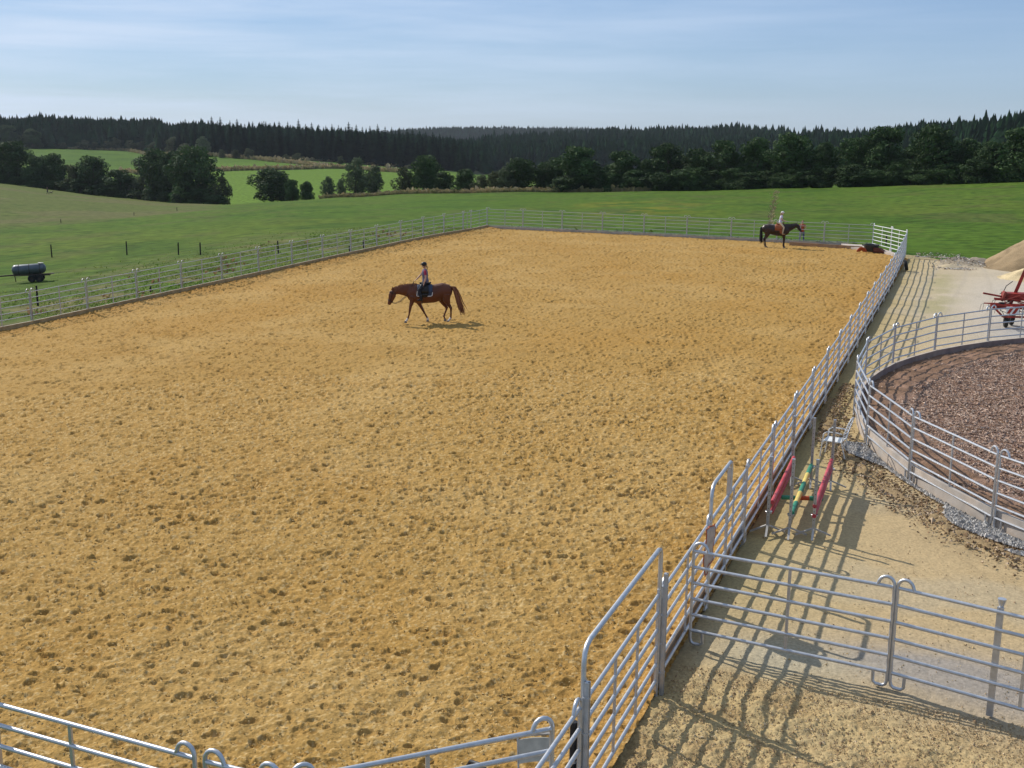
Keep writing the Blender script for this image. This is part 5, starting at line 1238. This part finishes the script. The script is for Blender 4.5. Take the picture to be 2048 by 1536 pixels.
def fill(p0_, p1_, step, offs0, offs1, hh=23):
    P = []; Hs = []; p = p0_
    while p < p1_:
        r = rD(p)+offs0
        while r < rE(p)+offs1:
            q = p+random.gauss(0, step*.35); x, y = at_r(q, r+random.gauss(0, 2)); P.append((x, y)); Hs.append(hh*random.uniform(.72, 1.06)*(.82+.32*float(vn(np.array([x/30]), np.array([y/30]), 900)[0])))
            r += 7+random.random()*3 if r > rD(p)+60 else 6
        p += step
    return P, Hs
P, Hs = fill(-120, 335, 8, 0, 25, 22); P2, H2_ = fill(335, 960, 8, 90, 25, 19); P += P2; Hs += H2_; wood('conifer_forest', 'dark conifer wood on the hill behind the far left fields', P, Hs, 5)
P, Hs = fill(966, 2140, 7, 0, 22); wood('conifer_forest', 'dark conifer wood covering the hillside behind the right tree row', P, Hs, 6)
P, Hs = [], []
for p in np.arange(740, 1330, 2.2):
    for r in np.arange(2480, 2640, 22): x, y = at_r(p+random.gauss(0, 1), r+random.gauss(0, 6)); P.append((x, y)); Hs.append(26*random.uniform(.8, 1.12))
wood('conifer_forest', 'most distant bluish conifer ridge in the valley gap', P, Hs, 8)

# ------------------------------------------------------------------ grass and weeds that stand up
def tufts(name, pts, size, m, label, cat, sd, nb=5, spread=.35):
    r2 = np.random.default_rng(sd); pts = np.array(pts); n = len(pts); V = []; 
    a = r2.uniform(0, 6.28, (n, nb)); s = size*np.exp(r2.normal(0, .35, (n, nb))); ln = r2.uniform(.2, .9, (n, nb))*spread*3
    bx = pts[:, 0, None]+np.cos(a)*s*.25; by = pts[:, 1, None]+np.sin(a)*s*.25; bz = np.repeat(terr(pts[:, 0], pts[:, 1])[:, None], nb, 1)-.02
    w = s*.28; px_, py_ = -np.sin(a)*w, np.cos(a)*w; tx, ty = bx+np.cos(a)*s*ln, by+np.sin(a)*s*ln
    V = np.stack([np.stack([bx-px_*.5, by-py_*.5, bz], -1), np.stack([bx+px_*.5, by+py_*.5, bz], -1), np.stack([(bx+tx)/2+px_, (by+ty)/2+py_, bz+s*.75], -1), np.stack([tx, ty, bz+s], -1), np.stack([(bx+tx)/2-px_, (by+ty)/2-py_, bz+s*.75], -1)], -2)
    F = np.arange(n*nb*5).reshape(-1, 5); return tag(link(name, mesh_np(name, V.reshape(-1, 3), F, m, smooth=False)), label, cat, kind='stuff')
pts = []
while len(pts) < 9000:
    y = random.uniform(34, 95); x = lx(y)-.25-abs(random.gauss(0, 7)); q = float(vn(np.array([x/1.7]), np.array([y/1.7]), 501)[0])
    if random.random() < q**2*2: pts.append((x, y))
tufts('weeds', pts, .06, M['weeds'], 'leafy weeds and rough grass outside the meadow fence', 'weeds', 1)
pts = []
while len(pts) < 60:
    y = random.uniform(34, 95); x = lx(y)-.3-abs(random.gauss(0, 5)); q = float(vn(np.array([x/2.7]), np.array([y/2.7]), 502)[0])
    if q > .66: pts.append((x, y))
tufts('dry_weeds', pts, .17, mat('dry_stems', (.22, .14, .07), .9, 0, .3, 1, trans=.4), 'reddish dry dock stems among the weeds outside the meadow fence', 'weeds', 2)
pts = []
while len(pts) < 4500:
    x = random.uniform(-35, -3.4); y = back_y(x)+.2+abs(random.gauss(0, .6)); pts.append((x, y))
tufts('fence_grass', pts, .16, M['weeds'], 'strip of longer grass along the outside of the back fence', 'grass', 3)
def strip(label, poly, n, size, sd, wdt):
    pts = []; 
    Q = [hit(px, py, 260) for px, py in poly]
    for _ in range(n):
        i = random.randrange(len(Q)-1); f = random.random(); q = Q[i]*(1-f)+Q[i+1]*f; pts.append((q[0]+random.gauss(0, wdt), q[1]+random.gauss(0, wdt)))
    tufts('dry_grass', pts, size, M['drygrass'], label, 'dry grass', sd)
strip('upper strip of tall straw coloured grass in the far fields', [(140, 298), (260, 302), (400, 311), (520, 320), (600, 328), (660, 336)], 5000, .9, 4, 1.6)
strip('lower strip of tall straw coloured grass across the far fields', [(240, 344), (430, 342), (560, 340), (690, 337), (800, 345)], 4500, .9, 5, 1.2)
strip('straw coloured grass along the wood edge in the far fields', [(520, 318), (640, 322), (760, 331), (870, 340)], 2500, .7, 6, 1.5)
pts = []
for _ in range(5000):
    px = random.uniform(640, 1300); r = rB(px)+random.uniform(0, 3); pts.append(at_r(px, r))
tufts('dry_grass', pts, .45, M['drygrass'], 'straw coloured grass along the foot of the tree row', 'dry grass', 7)
pts = []
q0, q1 = hit(1541, 452, 80), hit(1552, 380, 80)
for _ in range(170):
    f = random.random()**1.3; pts.append((q0[0]+(q1[0]-q0[0])*f+random.gauss(0, .10+.25*f), q0[1]+(q1[1]-q0[1])*f))
tufts('dry_grass', pts, .14, M['drygrass'], 'thin line of dry grass running up the meadow behind the dark horse', 'dry grass', 8)

# ------------------------------------------------------------------ air
hb = MB().box((-500, 1380, -22), (4500, 2900, 150)); o = hb.build('haze', None)
hm = bpy.data.materials.new('haze'); hm.use_nodes = True; n = hm.node_tree.nodes; n.remove(n['Principled BSDF'])
pv = n.new('ShaderNodeVolumePrincipled'); pv.inputs['Color'].default_value = (.80, .88, 1, 1); pv.inputs['Density'].default_value = .000045; pv.inputs['Anisotropy'].default_value = .2
hm.node_tree.links.new(pv.outputs[0], n['Material Output'].inputs['Volume']); o.data.materials.append(hm); tag(o, kind='stuff', label='thin blue air haze over the whole landscape', cat='haze')
